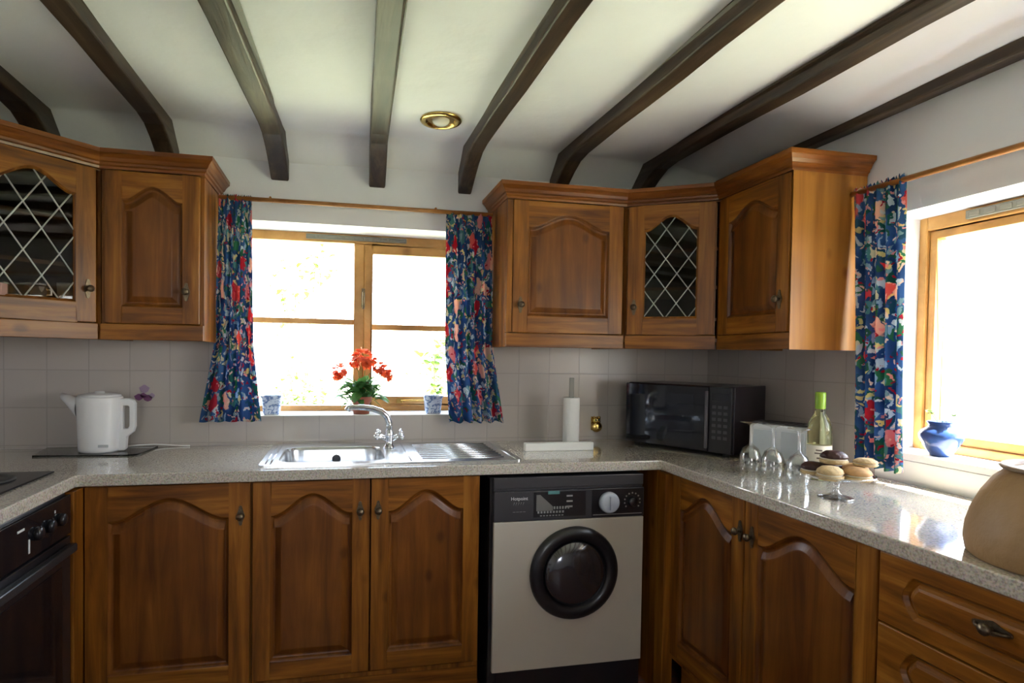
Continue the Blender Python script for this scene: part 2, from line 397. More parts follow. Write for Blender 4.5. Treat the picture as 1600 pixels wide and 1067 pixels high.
        me.polygons.foreach_set('material_index', s.mi); me.polygons.foreach_set('use_smooth', s.sm)
        if fixn:
            bm = bmesh.new(); bm.from_mesh(me); bmesh.ops.remove_doubles(bm, verts=bm.verts, dist=1e-6)
            bmesh.ops.recalc_face_normals(bm, faces=bm.faces); bm.to_mesh(me); bm.free()
        me.update()
        o = bpy.data.objects.new(name, me); C.objects.link(o)
        if parent is not None: o.parent = parent
        else: o.location = loc
        if bevel:
            b = o.modifiers.new('bevel', 'BEVEL'); b.width = bevel; b.segments = seg; b.limit_method = 'ANGLE'; b.angle_limit = .7
        return o
def thing(name, label, cat, loc, rotz=0, group=None):
    o = bpy.data.objects.new(name, None); C.objects.link(o); o.location = loc; o.rotation_euler = (0, 0, rotz)
    o.empty_display_size = .05
    o['label'] = label; o['category'] = cat
    if group: o['group'] = group
    return o
def tag(o, label, cat, group=None):
    o['label'] = label; o['category'] = cat
    if group: o['group'] = group
    return o
def struct(o, label=None):
    o['kind'] = 'structure'
    if label: o['label'] = label
    return o
def text_mesh(name, body, size, fn, mat, parent, align='CENTER', depth=.0004):
    """lettering; fn maps (a, b, c) to the thing's coordinates"""
    cu = bpy.data.curves.new('t', 'FONT'); cu.body = body; cu.size = size; cu.extrude = depth; cu.align_x = align
    to = bpy.data.objects.new('t', cu); C.objects.link(to)
    dg = bpy.context.evaluated_depsgraph_get(); me = bpy.data.meshes.new_from_object(to.evaluated_get(dg))
    mb = MB(); mb.add([fn(v.co.x, v.co.y, v.co.z) for v in me.vertices], [tuple(p.vertices) for p in me.polygons])
    bpy.data.objects.remove(to); bpy.data.curves.remove(cu); bpy.data.meshes.remove(me)
    return mb.build(name, mat, parent)
def frame(O, e, n):
    O = Vector(O); e = Vector(e).normalized(); n = Vector(n).normalized(); z = Vector((0, 0, 1))
    return lambda a, b, c: O+e*a+z*b+n*c

# ---------------------------------------------------------------- the room
def ceil_z(x, y):
    z = CEIL-.055*min(1, max(0, (x-1.5)/.26))
    if y > -.11: z -= (y+.11)*.85
    return z+.004*math.sin(x*3.1+y*2.3)+.003*math.sin(x*7.3-y*5.1)
mb = MB(); xs = [WL-.2+i*.06 for i in range(int((W+.4-WL)/.06)+2)]; ys = [-4.7+.1*i for i in range(46)]+[-.15, -.11, -.05, 0.0, .1]
vs = [(x, y, ceil_z(x, y)) for y in ys for x in xs]; nx = len(xs)
mb.add(vs, [(j*nx+i, j*nx+i+1, (j+1)*nx+i+1, (j+1)*nx+i) for j in range(len(ys)-1) for i in range(nx-1)], 0, True)
mb.box((xs[0], -4.7, 2.34), (xs[-1], .1, 2.42))
ce = mb.build('ceiling', CEILM, fixn=False); struct(ce)
# roof slab above the ceiling keeps daylight out
struct(MB().box((WL-.35, -5.0, -.12), (W+.35, .36, 0)).build('floor', FLOORM))
# back wall with the window opening
BX0, BX1, BZ0, BZ1 = -.46, .60, 1.033, 1.875
mb = MB(); T = .34
mb.box((WL-.35, 0, -.12), (BX0, T, 2.42)).box((BX1, 0, -.12), (W+.35, T, 2.42)).box((BX0, 0, -.12), (BX1, T, BZ0)).box((BX0, 0, BZ1), (BX1, T, 2.42))
wb = mb.build('wall_back', WHITE, loc=(0, 0, 0)); struct(wb)
# right wall with its window opening
RY0, RY1, RZ0, RZ1 = -2.38, -.985, 1.005, 1.805
mb = MB(); T2 = .32
mb.box((W, -5, -.12), (W+T2, RY0, 2.42)).box((W, RY1, -.12), (W+T2, 0, 2.42)).box((W, RY0, -.12), (W+T2, RY1, RZ0)).box((W, RY0, RZ1), (W+T2, RY1, 2.42))
wr = mb.build('wall_right', WHITE, loc=(0, 0, 0)); struct(wr)
wl = MB().box((WL-.3, -5, -.12), (WL, 0, 2.42)).build('wall_left', WHITE, loc=(0, 0, 0)); struct(wl)
mb = MB(); fx0, fx1, fz0, fz1 = -.75, .05, 1.2, 1.95
mb.box((WL-.3, -5.0, -.12), (fx0, -4.7, 2.42)).box((fx1, -5.0, -.12), (W+.3, -4.7, 2.42)).box((fx0, -5, -.12), (fx1, -4.7, fz0)).box((fx0, -5, fz1), (fx1, -4.7, 2.42))
wf = mb.build('wall_front', WHITE, loc=(0, 0, 0)); struct(wf)
# tiled splashbacks, parts of their walls
mb = MB(); tt = -.006
mb.box((WL, tt, WT), (BX0, 0, 1.50)).box((BX1, tt, WT), (W, 0, 1.50)).box((BX0, tt, WT), (BX1, 0, BZ0))
sp = mb.build('splashback', TILE, wb); sp['label'] = 'cream square wall tiles'
mb = MB().box((W-.006, RY1, WT), (W, -.006, 1.5))
sp = mb.build('splashback', TILE, wr); sp['label'] = 'cream square wall tiles'
# white boarded sills
MB().box((BX0, -.004, BZ0-.02), (BX1, .2, BZ0+.002)).build('sill', GLOSSW, wb)
MB().box((W-.004, RY0, RZ0-.02), (W+.15, RY1, RZ0+.002)).build('sill', GLOSSW, wr)
MB().box((W-.006, RY0-.1, WT), (W, RY1, RZ0-.021)).build('upstand', GLOSSW, wr)

# windows
def bar(mb, a, b): mb.box(a, b)
y0, y1 = .20, .26
win = thing('window_1', 'pine window', 'window', (.07, .23, BZ0)); del win['category']; struct(win)
mb = MB()
fo = .042
mb.box((BX0, y0, BZ0), (BX0+fo, y1, BZ1)).box((BX1-fo, y0, BZ0), (BX1, y1, BZ1)).box((BX0+fo, y0, BZ1-fo), (BX1-fo, y1, BZ1)).box((BX0+fo, y0, BZ0), (BX1-fo, y1, BZ0+.028))
mb.box((.052, y0, BZ0+.028), (.1005, y1, BZ1-fo))
mb.box((BX0+fo, y0+.012, 1.447), (.052, y1-.01, 1.473))
mb.build('window_frame', PINE, win, bevel=.004)
cx0, cx1, cz0, cz1 = .100, BX1-fo-.002, BZ0+.031, BZ1-fo-.002
ca = MB(); s_ = .036; ys0, ys1 = y0-.006, y1-.012
ca.box((cx0, ys0, cz0), (cx0+s_, ys1, cz1)).box((cx1-s_, ys0, cz0), (cx1, ys1, cz1)).box((cx0+s_, ys0, cz1-s_-.008), (cx1-s_, ys1, cz1)).box((cx0+s_, ys0, cz0), (cx1-s_, ys1, cz0+.04))
ca.box((cx0+s_, ys0+.012, 1.425), (cx1-s_, ys1, 1.452))
sash = ca.build('casement', PINE, win, bevel=.004)
MB().box((cx0+s_, .228, cz0+.04), (cx1-s_, .232, cz1-s_)).build('pane', PANE, sash)
h = MB().box((.088, .188, 1.53), (.104, .2, 1.62)).tube([(.096, .188, 1.60), (.096, .17, 1.60), (.096, .165, 1.52)], .006, 8).build('handle', PEWTER, win)
st = MB().tube([(.28, .19, 1.085), (.46, .185, 1.085)], .005, 8).box((.26, .188, 1.072), (.29, .196, 1.095)).build('stay', BRASS, win)
MB().box((BX0+fo, .228, BZ0+.028), (.052, .232, BZ1-fo)).build('pane', PANE, win)
v = MB().box((-.17, .19, 1.845), (.30, .2, 1.868))
for k in range(11): v.box((-.16+k*.042, .186, 1.850), (-.16+k*.042+.030, .19, 1.862))
v.build('vent', plain('grey_vent', (.20, .19, .16), .5), win, bevel=.002)

x0, x1 = W+.15, W+.21
win2 = thing('window_2', 'pine window', 'window', (x0+.03, -1.68, RZ0)); del win2['category']; struct(win2)
mb = MB()
mb.box((x0, RY1-.028, RZ0), (x1, RY1, RZ1)).box((x0, RY0, RZ0), (x1, RY0+.05, RZ1)).box((x0, RY0+.05, RZ1-.045), (x1, RY1-.028, RZ1)).box((x0, RY0+.05, RZ0), (x1, RY1-.028, RZ0+.03))
mb.box((x0, -1.705, RZ0+.03), (x1, -1.655, RZ1-.045))
mb.build('window_frame', PINE, win2, bevel=.004)
for (a, b) in ((-1.653, RY1-.030), (RY0+.052, -1.707)):
    ca = MB(); ca.box((x0+.012, a, RZ0+.032), (x1-.005, a+.03, RZ1-.047)).box((x0+.012, b-.022, RZ0+.032), (x1-.005, b, RZ1-.047)).box((x0+.012, a+.03, RZ1-.075), (x1-.005, b-.022, RZ1-.047)).box((x0+.012, a+.03, RZ0+.032), (x1-.005, b-.022, RZ0+.06))
    sh = ca.build('casement', PINE, win2, bevel=.003)
    MB().box((x0+.035, a+.03, RZ0+.06), (x0+.039, b-.022, RZ1-.075)).build('pane', PANE, sh)
v = MB().box((x0-.012, -1.62, RZ1-.035), (x0, -1.15, RZ1-.008))
for k in range(10): v.box((x0-.016, -1.61+k*.046, RZ1-.030), (x0-.012, -1.61+k*.046+.034, RZ1-.014))
v.build('vent', bpy.data.materials['grey_vent'], win2, bevel=.002)
# invented window behind the viewer, added to let fill light into the room
w3 = thing('fill_window', 'added fill-light window, out of view', 'window', (-.35, -4.85, fz0)); del w3['category']; struct(w3)
mb = MB(); mb.box((fx0, -4.88, fz0), (fx0+.06, -4.82, fz1)).box((fx1-.06, -4.88, fz0), (fx1, -4.82, fz1)).box((fx0+.06, -4.88, fz1-.06), (fx1-.06, -4.82, fz1)).box((fx0+.06, -4.88, fz0), (fx1-.06, -4.82, fz0+.06)).box((-.38, -4.88, fz0+.06), (-.32, -4.82, fz1-.06))
mb.build('window_frame', PINE, w3)
MB().box((fx0+.06, -4.852, fz0+.06), (fx1-.06, -4.848, fz1-.06)).build('pane', PANE, w3)

# ceiling beams
beams = [(-1.185, -1.10, 'dark ceiling beam at the far left above the leaded corner cabinet'),
         (-.752, -.681, 'dark ceiling beam running down behind the left wall cupboard'),
         (-.366, -.291, 'mottled greenish brown ceiling beam ending left of the window, over the left curtain'),
         (.075, .147, 'greenish brown ceiling beam ending above the middle of the back window, left of the spotlight'),
         (.529, .592, 'brown ceiling beam just right of the brass spotlight, ending above the right back curtain'),
         (.976, 1.041, 'dark ceiling beam running down behind the right back wall cupboard'),
         (1.41, 1.475, 'dark ceiling beam bending down behind the leaded corner cabinet on the right'),
         (1.765, 1.818, 'thin dark beam along the top of the right wall')]
for k, (a, b, lab) in enumerate(beams):
    s0 = 2.14 if k == 7 else 2.18
    top = [(y, ceil_z((a+b)/2, y)+.012) for y in (0, -.05, -.11, -.2, -.6)]+[(-4.7, ceil_z((a+b)/2, -4.7)+.012)]
    if k == 7: bot = [(-4.7, s0), (-.30, s0), (-.22, 2.13), (-.1, 2.09), (0, 2.04)]
    else: bot = [(-4.7, s0)]+[(-4.2+.2*i, s0+.0025*math.sin(i*1.9+k)) for i in range(19)]+[(-.30, s0-.002), (-.22, 2.168), (-.15, 2.138), (-.08, 2.098), (0, 2.048)]
    sk = (0, .01, .052, .03, -.015, -.02, -.03, 0)[k]
    mb = MB().prism(bot+top, lambda p, q, c: Vector((c+sk*(max(p, -2.5)+1.15), p, q)), a, b)
    o = mb.build('ceiling_beam', BEAM, bevel=.006, seg=2)
    tag(o, lab, 'beam', 'ceiling beams')

# recessed brass spotlight
sp_c = (.368, -.385); zc = ceil_z(*sp_c)
t = thing('recessed_spotlight', 'round brass recessed spotlight in the white ceiling between two beams', 'ceiling light', (sp_c[0], sp_c[1], zc-.012))
MB().lathe([(.052, .012), (.080, .012), (.082, .008), (.078, .003), (.066, .0), (.058, .004), (.052, .012)], (sp_c[0], sp_c[1], zc-.013), seg=40).build('trim_ring', BRASS, t)
MB().lathe([(.052, .010), (.050, .013), (.0, .018)], (sp_c[0], sp_c[1], zc-.013), seg=32).build('reflector', plain('dark_brass', (.25, .15, .05), .3, metal=.9), t)
MB().ball((sp_c[0], sp_c[1], zc-.004), .034, 20, 12, sq=(1, 1, .62)).build('bulb', plain('lamp_glass', (.75, .72, .62), .15), t)

# ---------------------------------------------------------------- cabinet parts
def arch_pts(a0, a1, zs, rise, n=28, shoulder=.08):
    """arched top edge from right to left"""
    out = []; cx = (a0+a1)/2; hw = (a1-a0)/2
    for i in range(n+1):
        t_ = 1-2*i/n; u = min(1, abs(t_)/(1-shoulder))
        out.append((cx+hw*t_, zs+rise*(.5+.5*math.cos(PI*u))**.85))
    return out
def offset(poly, d):
    n = len(poly); out = []
    for i in range(n):
        p0, p1, p2 = (Vector(poly[(i+k) % n]) for k in (-1, 0, 1))
        e1 = (p1-p0).normalized(); e2 = (p2-p1).normalized()
        n1 = Vector((-e1.y, e1.x)); n2 = Vector((-e2.y, e2.x)); b = (n1+n2)
        b = b.normalized() if b.length > 1e-6 else n1
        c = max(.35, b.dot(n1)); q = p1+b*(d/c); out.append((q.x, q.y))
    return out
def knob(mb, fn, a, b, horizontal=False, s=1.0, c0=.0):
    """antique pointed backplate with a small knob"""
    L, wd = .034*s, .011*s; pts = []
    for i in range(24):
        th = 2*PI*i/24; r = math.cos(th); q = math.sin(th)
        l = L*math.copysign(abs(r)**1.25, r); ww = wd*math.copysign(abs(q)**.9, q)*(1+.45*math.cos(4*th)*.5)
        pts.append((a+l, b+ww) if horizontal else (a+ww, b+l))
    mb.prism(pts, fn, c0, c0+.003)
    o = fn(a, b, c0+.003); n = (fn(a, b, 1)-fn(a, b, 0))
    mb.lathe([(.005, 0), (.0045, .008), (.006, .011), (.0115, .015), (.0125, .020), (.009, .025), (0, .027)], o, n, seg=16)
def door(parent, O, e, n, w, h, kn, arch=.055, st=.055, rl=.06, tr=.052, glass=False, t=.02, name='door', label=None, khor=False, lat=None):
    fn = frame(O, e, n)
    g = .0015
    a0, a1, b0 = st, w-st, rl
    zs = h-tr-arch
    top = arch_pts(a0, a1, zs, arch)
    mb = MB()
    mb.prism([(g, 0), (st, 0), (st, h), (g, h)], fn, 0, t, 0)
    mb.prism([(w-st, 0), (w-g, 0), (w-g, h), (w-st, h)], fn, 0, t, 0)
    mb.prism([(st, 0), (w-st, 0), (w-st, rl), (st, rl)], fn, 0, t, 1)
    if arch: mb.prism([(st, h)]+top[::-1]+[(w-st, h)], fn, 0, t, 1)
    else: mb.prism([(st, h-tr), (w-st, h-tr), (w-st, h), (st, h)], fn, 0, t, 1)
    d = mb.build(name, [MV, MH], parent, bevel=.0025)
    if label: d['label'] = label
    poly = [(a0, b0), (a1, b0)]+(top if arch else [(a1, h-tr), (a0, h-tr)])
    # densify straight edges so offset stays stable
    lp = [offset(poly, q) for q in (0, .004, .008, .012, .016, .021, .036, .040)]
    cs = [t-.0005, t-.003, t-.009, t-.011, t-.011, t-.008, t-.0015, t-.001]
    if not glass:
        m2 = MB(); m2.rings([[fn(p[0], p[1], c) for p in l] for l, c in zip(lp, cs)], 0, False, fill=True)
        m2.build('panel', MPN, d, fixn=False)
    else:
        m2 = MB(); m2.rings([[fn(p[0], p[1], c) for p in l] for l, c in zip(lp[:3], cs)], 0); m2.build('glass_bead', MV, d, fixn=False)
        m3 = MB(); m3.prism(poly, fn, .006, .009); m3.build('glass', CABG, d)
        # leaded diamond lattice clipped to the arched opening
        m4 = MB()
        def inside(p):
            if not (a0 < p[0] < a1 and b0 < p[1]): return False
            u = min(1, abs((p[0]-(a0+a1)/2)/((a1-a0)/2))/(1-.08))
            return p[1] < zs+arch*(.5+.5*math.cos(PI*u))**.85
        dx, dz = lat
        sl = dz/dx
        for sgn in (1, -1):
            for k in range(-14, 20):
                # line through (a0 + k*dx, b0) with slope sgn*sl
                seg_ = []
                for i in range(401):
                    x_ = a0+(a1-a0)*i/400; z_ = b0+sgn*sl*(x_-(a0+k*dx))
                    if inside((x_, z_)): seg_.append((x_, z_))
                if len(seg_) > 6: m4.tube([fn(*seg_[0], .0105), fn(*seg_[-1], .0105)], .0026, 6)
        m4.build('lead_lattice', LEAD, d)
    if kn:
        mk = MB(); knob(mk, fn, kn[0], kn[1], khor, c0=t); mk.build('handle', PEWTER, d)
    return d
def sweep(mb, path, prof, mi=0):
    """profile (out, z) swept along a plan path; outward is to the right of travel"""
    P_ = [Vector(p) for p in path]; n = len(P_); loops = []
    for i, p in enumerate(P_):
        ds = []
        if i > 0: ds.append((P_[i]-P_[i-1]).normalized())
        if i < n-1: ds.append((P_[i+1]-P_[i]).normalized())
        ns = [Vector((d.y, -d.x)) for d in ds]
        b = sum(ns, Vector((0, 0))); b.normalize(); c = b.dot(ns[0])
        loops.append([Vector((p.x+b.x*o/c, p.y+b.y*o/c, z)) for o, z in prof])
    k = len(prof)
    mb.add([v for l in loops for v in l], [(i*k+j, i*k+(j+1) % k, (i+1)*k+(j+1) % k, (i+1)*k+j) for i in range(n-1) for j in range(k)], mi)
    mb.add(loops[0], [tuple(range(k))], mi); mb.add(loops[-1], [tuple(range(k))[::-1]], mi)
    return mb

# ---------------------------------------------------------------- wall cupboards
DZ0, DZ1 = 1.408, 1.958
CT = 1.972
def wall_unit(label, x0, x1, hinge, kn, arch):
    t_ = thing('wall_cupboard', label, 'cupboard', ((x0+x1)/2, -.15, ZC))
    b = MB(); p = .016; d_ = -(UD-.0215)
    b.box((x0, d_, ZC), (x0+p, -.007, CT)).box((x1-p, d_, ZC), (x1, -.007, CT)).box((x0+p, d_, ZC+.03), (x1-p, -.007, ZC+.046)).box((x0+p, d_, CT-.016), (x1-p, -.007, CT)).box((x0+p, -.02, ZC+.046), (x1-p, -.007, CT-.016))
    b.box((x0+p, d_+.01, 1.66), (x1-p, -.02, 1.676))
    b.build('body', MV, t_, bevel=.001)
    return t_
# straight one left of the window
uxl, xjL = -.509, -.859
t = wall_unit('oak wall cupboard with a narrow arched panel door, left of the back window', xjL, uxl-.001, 0, None, .05)
MB().box((xjL+.001, -UD+.004, ZC), (uxl-.001, -UD+.022, DZ0-.003)).build('light_pelmet', MH, t, bevel=.002)
door(t, (-.845, -UD+.02, DZ0), (1, 0, 0), (0, -1, 0), .323, DZ1-DZ0, (.277, .12), arch=.052, st=.058, rl=.062)
# straight one right of the window
uxr, xjR = .665, 1.197
t = wall_unit('oak wall cupboard with a wide arched panel door, right of the back window', uxr, xjR-.001, 0, None, .05)
MB().box((uxr+.001, -UD+.004, ZC), (xjR-.001, -UD+.022, DZ0-.003)).build('light_pelmet', MH, t, bevel=.002)
door(t, (.689, -UD+.02, DZ0), (1, 0, 0), (0, -1, 0), .498, DZ1-DZ0, (.036, .115), arch=.058, st=.066, rl=.07)
MB().box((uxr+.0005, -UD+.003, DZ0), (.688, -UD+.02, DZ1)).build('filler', MV, t)
# one on the right wall
yjR, uyr = -.512, -.9185
t = thing('wall_cupboard', 'oak wall cupboard on the right wall beside the curtain, with a plain end panel', 'cupboard', (W-.15, -.72, ZC))
xf = W-UD+.0215; p = .016
b = MB(); b.box((xf, uyr, ZC), (W-.007, uyr+p, CT)).box((xf, yjR-p-.001, ZC), (W-.007, yjR-.001, CT)).box((xf, uyr+p, ZC+.03), (W-.007, yjR-p-.001, ZC+.046)).box((xf, uyr+p, CT-.016), (W-.007, yjR-p-.001, CT)).box((W-.02, uyr+p, ZC+.046), (W-.007, yjR-p-.001, CT-.016))
b.build('body', MV, t, bevel=.001)
MB().box((W-UD+.004, uyr+.001, ZC), (W-UD+.022, yjR-.002, DZ0-.003)).build('light_pelmet', MH, t, bevel=.002)
MB().box((W-UD+.003, uyr-.003, ZC-.002), (W-.008, uyr, CT)).build('end_panel', wood('oak_veneer', (.25, .098, .014), (.36, .150, .024), (.42, .195, .036), (20, 20, 1.0), rough=.4), t)
door(t, (W-UD+.02, -.520, DZ0), (0, -1, 0), (-1, 0, 0), .392, DZ1-DZ0, (.352, .115), arch=.052, st=.058, rl=.066)
# diagonal leaded ones
def corner_unit(label, A, B, wallx, sgn, kn_side, lat, shelf_items):
    """A = front point nearest the back wall run, B = front point nearest the side wall"""
    A = Vector(A); B = Vector(B)
    t_ = thing('corner_cabinet', label, 'cabinet', ((A.x+B.x)/2+sgn*.1, (A.y+B.y)/2+.1, ZC))
    e = (B-A).normalized() if sgn > 0 else (A-B).normalized()
    start = A if sgn > 0 else B
    n = Vector((e.y, -e.x))
    L = (B-A).length
    wx = wallx-sgn*.007
    inset = .0215
    A2 = A-n*inset; B2 = B-n*inset
    # keep the carcass on its own side of the neighbours
    fA = Vector((A.x+sgn*.0015, A.y-n.y*inset*1.2)); fB = Vector((B.x-n.x*inset*1.2, B.y+.0015))
    outline = [(A.x+sgn*.0015, -.008), (fA.x, fA.y), (fB.x, fB.y), (wx, B.y+.0015), (wx, -.008)]
    flat = lambda a, b_, c: Vector((a, b_, c))
    b = MB()
    b.prism(outline, flat, ZC+.03, ZC+.046, 0); b.prism(outline, flat, CT-.016, CT, 0)
    q = sgn*.016
    b.box((A.x+sgn*.0015, -.008, ZC), (A.x+sgn*.0015+q, fA.y, CT), 0)
    b.box((fB.x, B.y+.0015, ZC), (wx, B.y+.0175, CT), 0)
    b.box((A.x+sgn*.0015+q, -.008, ZC+.046), (wx, -.02, CT-.016), 1); b.box((wx, -.02, ZC+.046), (wx-sgn*.012, B.y+.0175, CT-.016), 1)
    b.build('body', [MV, MIN], t_)
    ins = [(A.x+q*1.2, -.021), (A.x+q*1.2, fA.y+.02), (fB.x+sgn*.02, B.y+.02), (wx-sgn*.013, B.y+.02), (wx-sgn*.013, -.021)]
    for z_ in (1.466, 1.60, 1.76):
        MB().prism(ins, flat, z_, z_+.014).build('shelf', MH, t_)
    fr = frame((start.x, start.y, ZC), (e.x, e.y, 0), (n.x, n.y, 0))
    MB().prism([(.002, 0), (L-.002, 0), (L-.002, DZ0-.003-ZC), (.002, DZ0-.003-ZC)], fr, -.022, -.004).build('light_pelmet', MH, t_, bevel=.002)
    for a_, b_ in ((.004, .034), (L-.034, L-.004)): MB().prism([(a_, DZ0-ZC), (b_, DZ0-ZC), (b_, CT-.018-ZC), (a_, CT-.018-ZC)], fr, -.040, -.0215).build('face_frame', MV, t_)
    f2 = frame((start.x, start.y, DZ0), (e.x, e.y, 0), (n.x, n.y, 0))
    O = f2(.008, 0, -.02)
    wd = L-.016
    door(t_, O, (e.x, e.y, 0), (n.x, n.y, 0), wd, DZ1-DZ0, ((.03, .118) if kn_side == 'L' else (wd-.03, .118)), arch=.058, st=.066, rl=.07, tr=.045, glass=True, lat=lat)
    return t_
corner_unit('oak corner cabinet with an arched leaded glass door, between two panelled wall cupboards', (xjR, -UD), (W-UD, yjR), W, 1, 'L', (.091, .126), None)
LB = (-1.149, -.603)
corner_unit('oak corner cabinet with leaded glass door at the far left, cups inside', (xjL, -UD), LB, WL, -1, 'R', (.106, .158), None)
# cornices
prof = [(-.02, 1.960), (.004, 1.960), (.006, 1.968), (.012, 1.972), (.013, 1.980), (.018, 1.984), (.024, 1.995), (.034, 2.006), (.038, 2.008), (.039, 2.023), (-.02, 2.023)]
prof = [(o, z+.001) for o, z in prof]
mb = sweep(MB(), [(uxr, -.008), (uxr, -UD), (xjR, -UD), (W-UD, yjR), (W-UD, uyr), (W-.008, uyr)][::-1], [(-o, z) for o, z in prof])
def cornice(path, lab, side):
    pr = [(o, z) for o, z in prof]
    mb = MB(); sweep(mb, path, [(side*o, z) for o, z in pr])
    return tag(mb.build('cornice', MCOR), lab, 'cornice', 'oak cornices')
cornice([(uxr, -.008), (uxr, -UD), (xjR, -UD), (W-UD, yjR), (W-UD, uyr), (W-.008, uyr)], 'moulded oak cornice topping the wall cupboards right of the back window', 1)
cornice([(uxl, -.008), (uxl, -UD), (xjL, -UD), LB, (WL+.008, LB[1])], 'moulded oak cornice topping the wall cupboards left of the back window', -1)

# ---------------------------------------------------------------- base cupboards
BZT = .866
def carc(t_, x0, x1, y0, y1, mat=None, plinth=None):
    """open-topped box of panels"""
    p = .016; b = MB()
    b.box((x0, y0, .15), (x0+p, y1, WB-.001)).box((x1-p, y0, .15), (x1, y1, WB-.001)).box((x0+p, y0, .15), (x1-p, y1, .166))
    b.box((x0+p, y1-.01, .166), (x1-p, y1, WB-.001))
    return b
# left corner base unit, one door
g1, g2, g3 = -.2973, .1033, .5031
t = thing('base_cupboard', 'oak base cupboard with one wide arched door, next to the oven', 'cupboard', (-.56, -.3, 0))
carc(t, -.842, g1-.001, -.559, -.008).build('body', MV, t)
door(t, (-.808, -.56, ZB), (1, 0, 0), (0, -1, 0), g1+.808-.002, BZT-ZB, (g1+.808-.034, .755-ZB), arch=.072, st=.068, rl=.066, tr=.045)
MB().box((-.845, -.645, .02), (-.811, -.561, BZT)).build('corner_post', MV, t, bevel=.002)
MB().box((-.842, -.52, 0), (g1-.001, -.505, .149)).build('plinth', MH, t)
# sink base unit, two doors
t = thing('base_cupboard', 'oak base cupboard with two arched doors, under the sink', 'cupboard', (.10, -.3, 0))
carc(t, g1+.001, g3+.001, -.559, -.008).build('body', MV, t)
door(t, (g1+.002, -.56, ZB), (1, 0, 0), (0, -1, 0), g2-g1-.003, BZT-ZB, (g2-g1-.038, .755-ZB), arch=.072, st=.060, rl=.066, tr=.045)
door(t, (g2+.001, -.56, ZB), (1, 0, 0), (0, -1, 0), g3-g2-.003, BZT-ZB, (.026, .755-ZB), arch=.072, st=.060, rl=.066, tr=.045)
MB().box((g1+.001, -.56, .04), (g3+.001, -.545, .149)).build('plinth', MH, t)
# right run: double cupboard and drawers
XF = XR+.04
t = thing('base_cupboard', 'oak base cupboard with two arched doors, under the right worktop', 'cupboard', (1.5, -1.1, 0))
b = MB(); p = .016
b.box((XF-.001, -1.543, .15), (W-.01, -1.527, WB-.001)).box((XF-.001, -.65, .15), (W-.01, -.634, WB-.001)).box((XF-.001, -1.527, .15), (W-.01, -.65, .166)).box((W-.02, -1.527, .166), (W-.01, -.65, WB-.001))
b.build('body', MV, t)
door(t, (XF, -.652, ZB), (0, -1, 0), (-1, 0, 0), 1.070-.652, BZT-ZB, (.40, .765-ZB), arch=.075, st=.058, rl=.066, tr=.045)
door(t, (XF, -1.072, ZB), (0, -1, 0), (-1, 0, 0), 1.5425-1.072, BZT-ZB, (.036, .762-ZB), arch=.075, st=.060, rl=.066, tr=.045)
MB().box((XR-.006, -.650, .03), (XR+.038, -.592, BZT)).build('corner_post', MV, t, bevel=.002)
MB().box((XR-.006, -.591, .0), (XR+.010, -.01, WB-.001)).build('side_panel', MV, t)
MB().box((XF+.04, -1.543, 0), (XF+.055, -.65, .149)).build('plinth', MH, t)
t = thing('drawer_unit', 'oak drawer unit in the lower right corner below the stoneware crock', 'drawers', (1.5, -1.8, 0))
b = MB(); b.box((XF-.001, -2.060, .15), (W-.01, -2.044, WB-.001)).box((XF-.001, -1.561, .15), (W-.01, -1.545, WB-.001)).box((XF-.001, -2.044, .15), (W-.01, -1.561, .166)).box((W-.02, -2.044, .166), (W-.01, -1.561, WB-.001))
b.build('body', MV, t)
MB().box((XF+.04, -2.06, 0), (XF+.055, -1.545, .149)).build('plinth', MH, t)
def drawer(z0, z1):
    fn = frame((XF, -1.546, z0), (0, -1, 0), (-1, 0, 0)); w_, h_ = .512, z1-z0; t_ = .02
    # slab front with a routed lozenge field
    a0, a1, b0, b1 = .062, w_-.062, .036, h_-.036; mid = (b0+b1)/2; q = .026
    poly = [(a0+q, b0), (a1-q, b0)]+[(a1-q+q*math.sin(i*PI/8)*1.0, b0+(b1-b0)*i/8) for i in range(1, 8)]+[(a1-q, b1), (a0+q, b1)]+[(a0+q-q*math.sin(i*PI/8), b1-(b1-b0)*i/8) for i in range(1, 8)]
    mb_ = MB(); mb_.prism([(.001, 0), (w_, 0), (w_, h_), (.001, h_)], fn, 0, t_, 0, holes=[poly])
    d = mb_.build('drawer', [MH], t, bevel=.003)
    lp = [offset(poly, k) for k in (0, .003, .007, .012, .018, .024)]
    m2 = MB(); m2.rings([[fn(p_[0], p_[1], c) for p_ in l] for l, c in zip(lp, [t_-.0005, t_-.004, t_-.009, t_-.009, t_-.003, t_-.001])], 0, False, fill=True)
    m2.build('panel', MH, d, fixn=False)
    mk = MB(); knob(mk, fn, .25, h_*.56, True, s=1.1, c0=t_)
    mk.tube([fn(.218, h_*.56, t_), fn(.225, h_*.55, t_+.010), fn(.25, h_*.54, t_+.014), fn(.275, h_*.55, t_+.010), fn(.282, h_*.56, t_)], .0035, 8)
    mk.build('handle', PEWTER, d)
drawer(.702, BZT); drawer(.535, .698); drawer(.36, .531); drawer(ZB, .356)

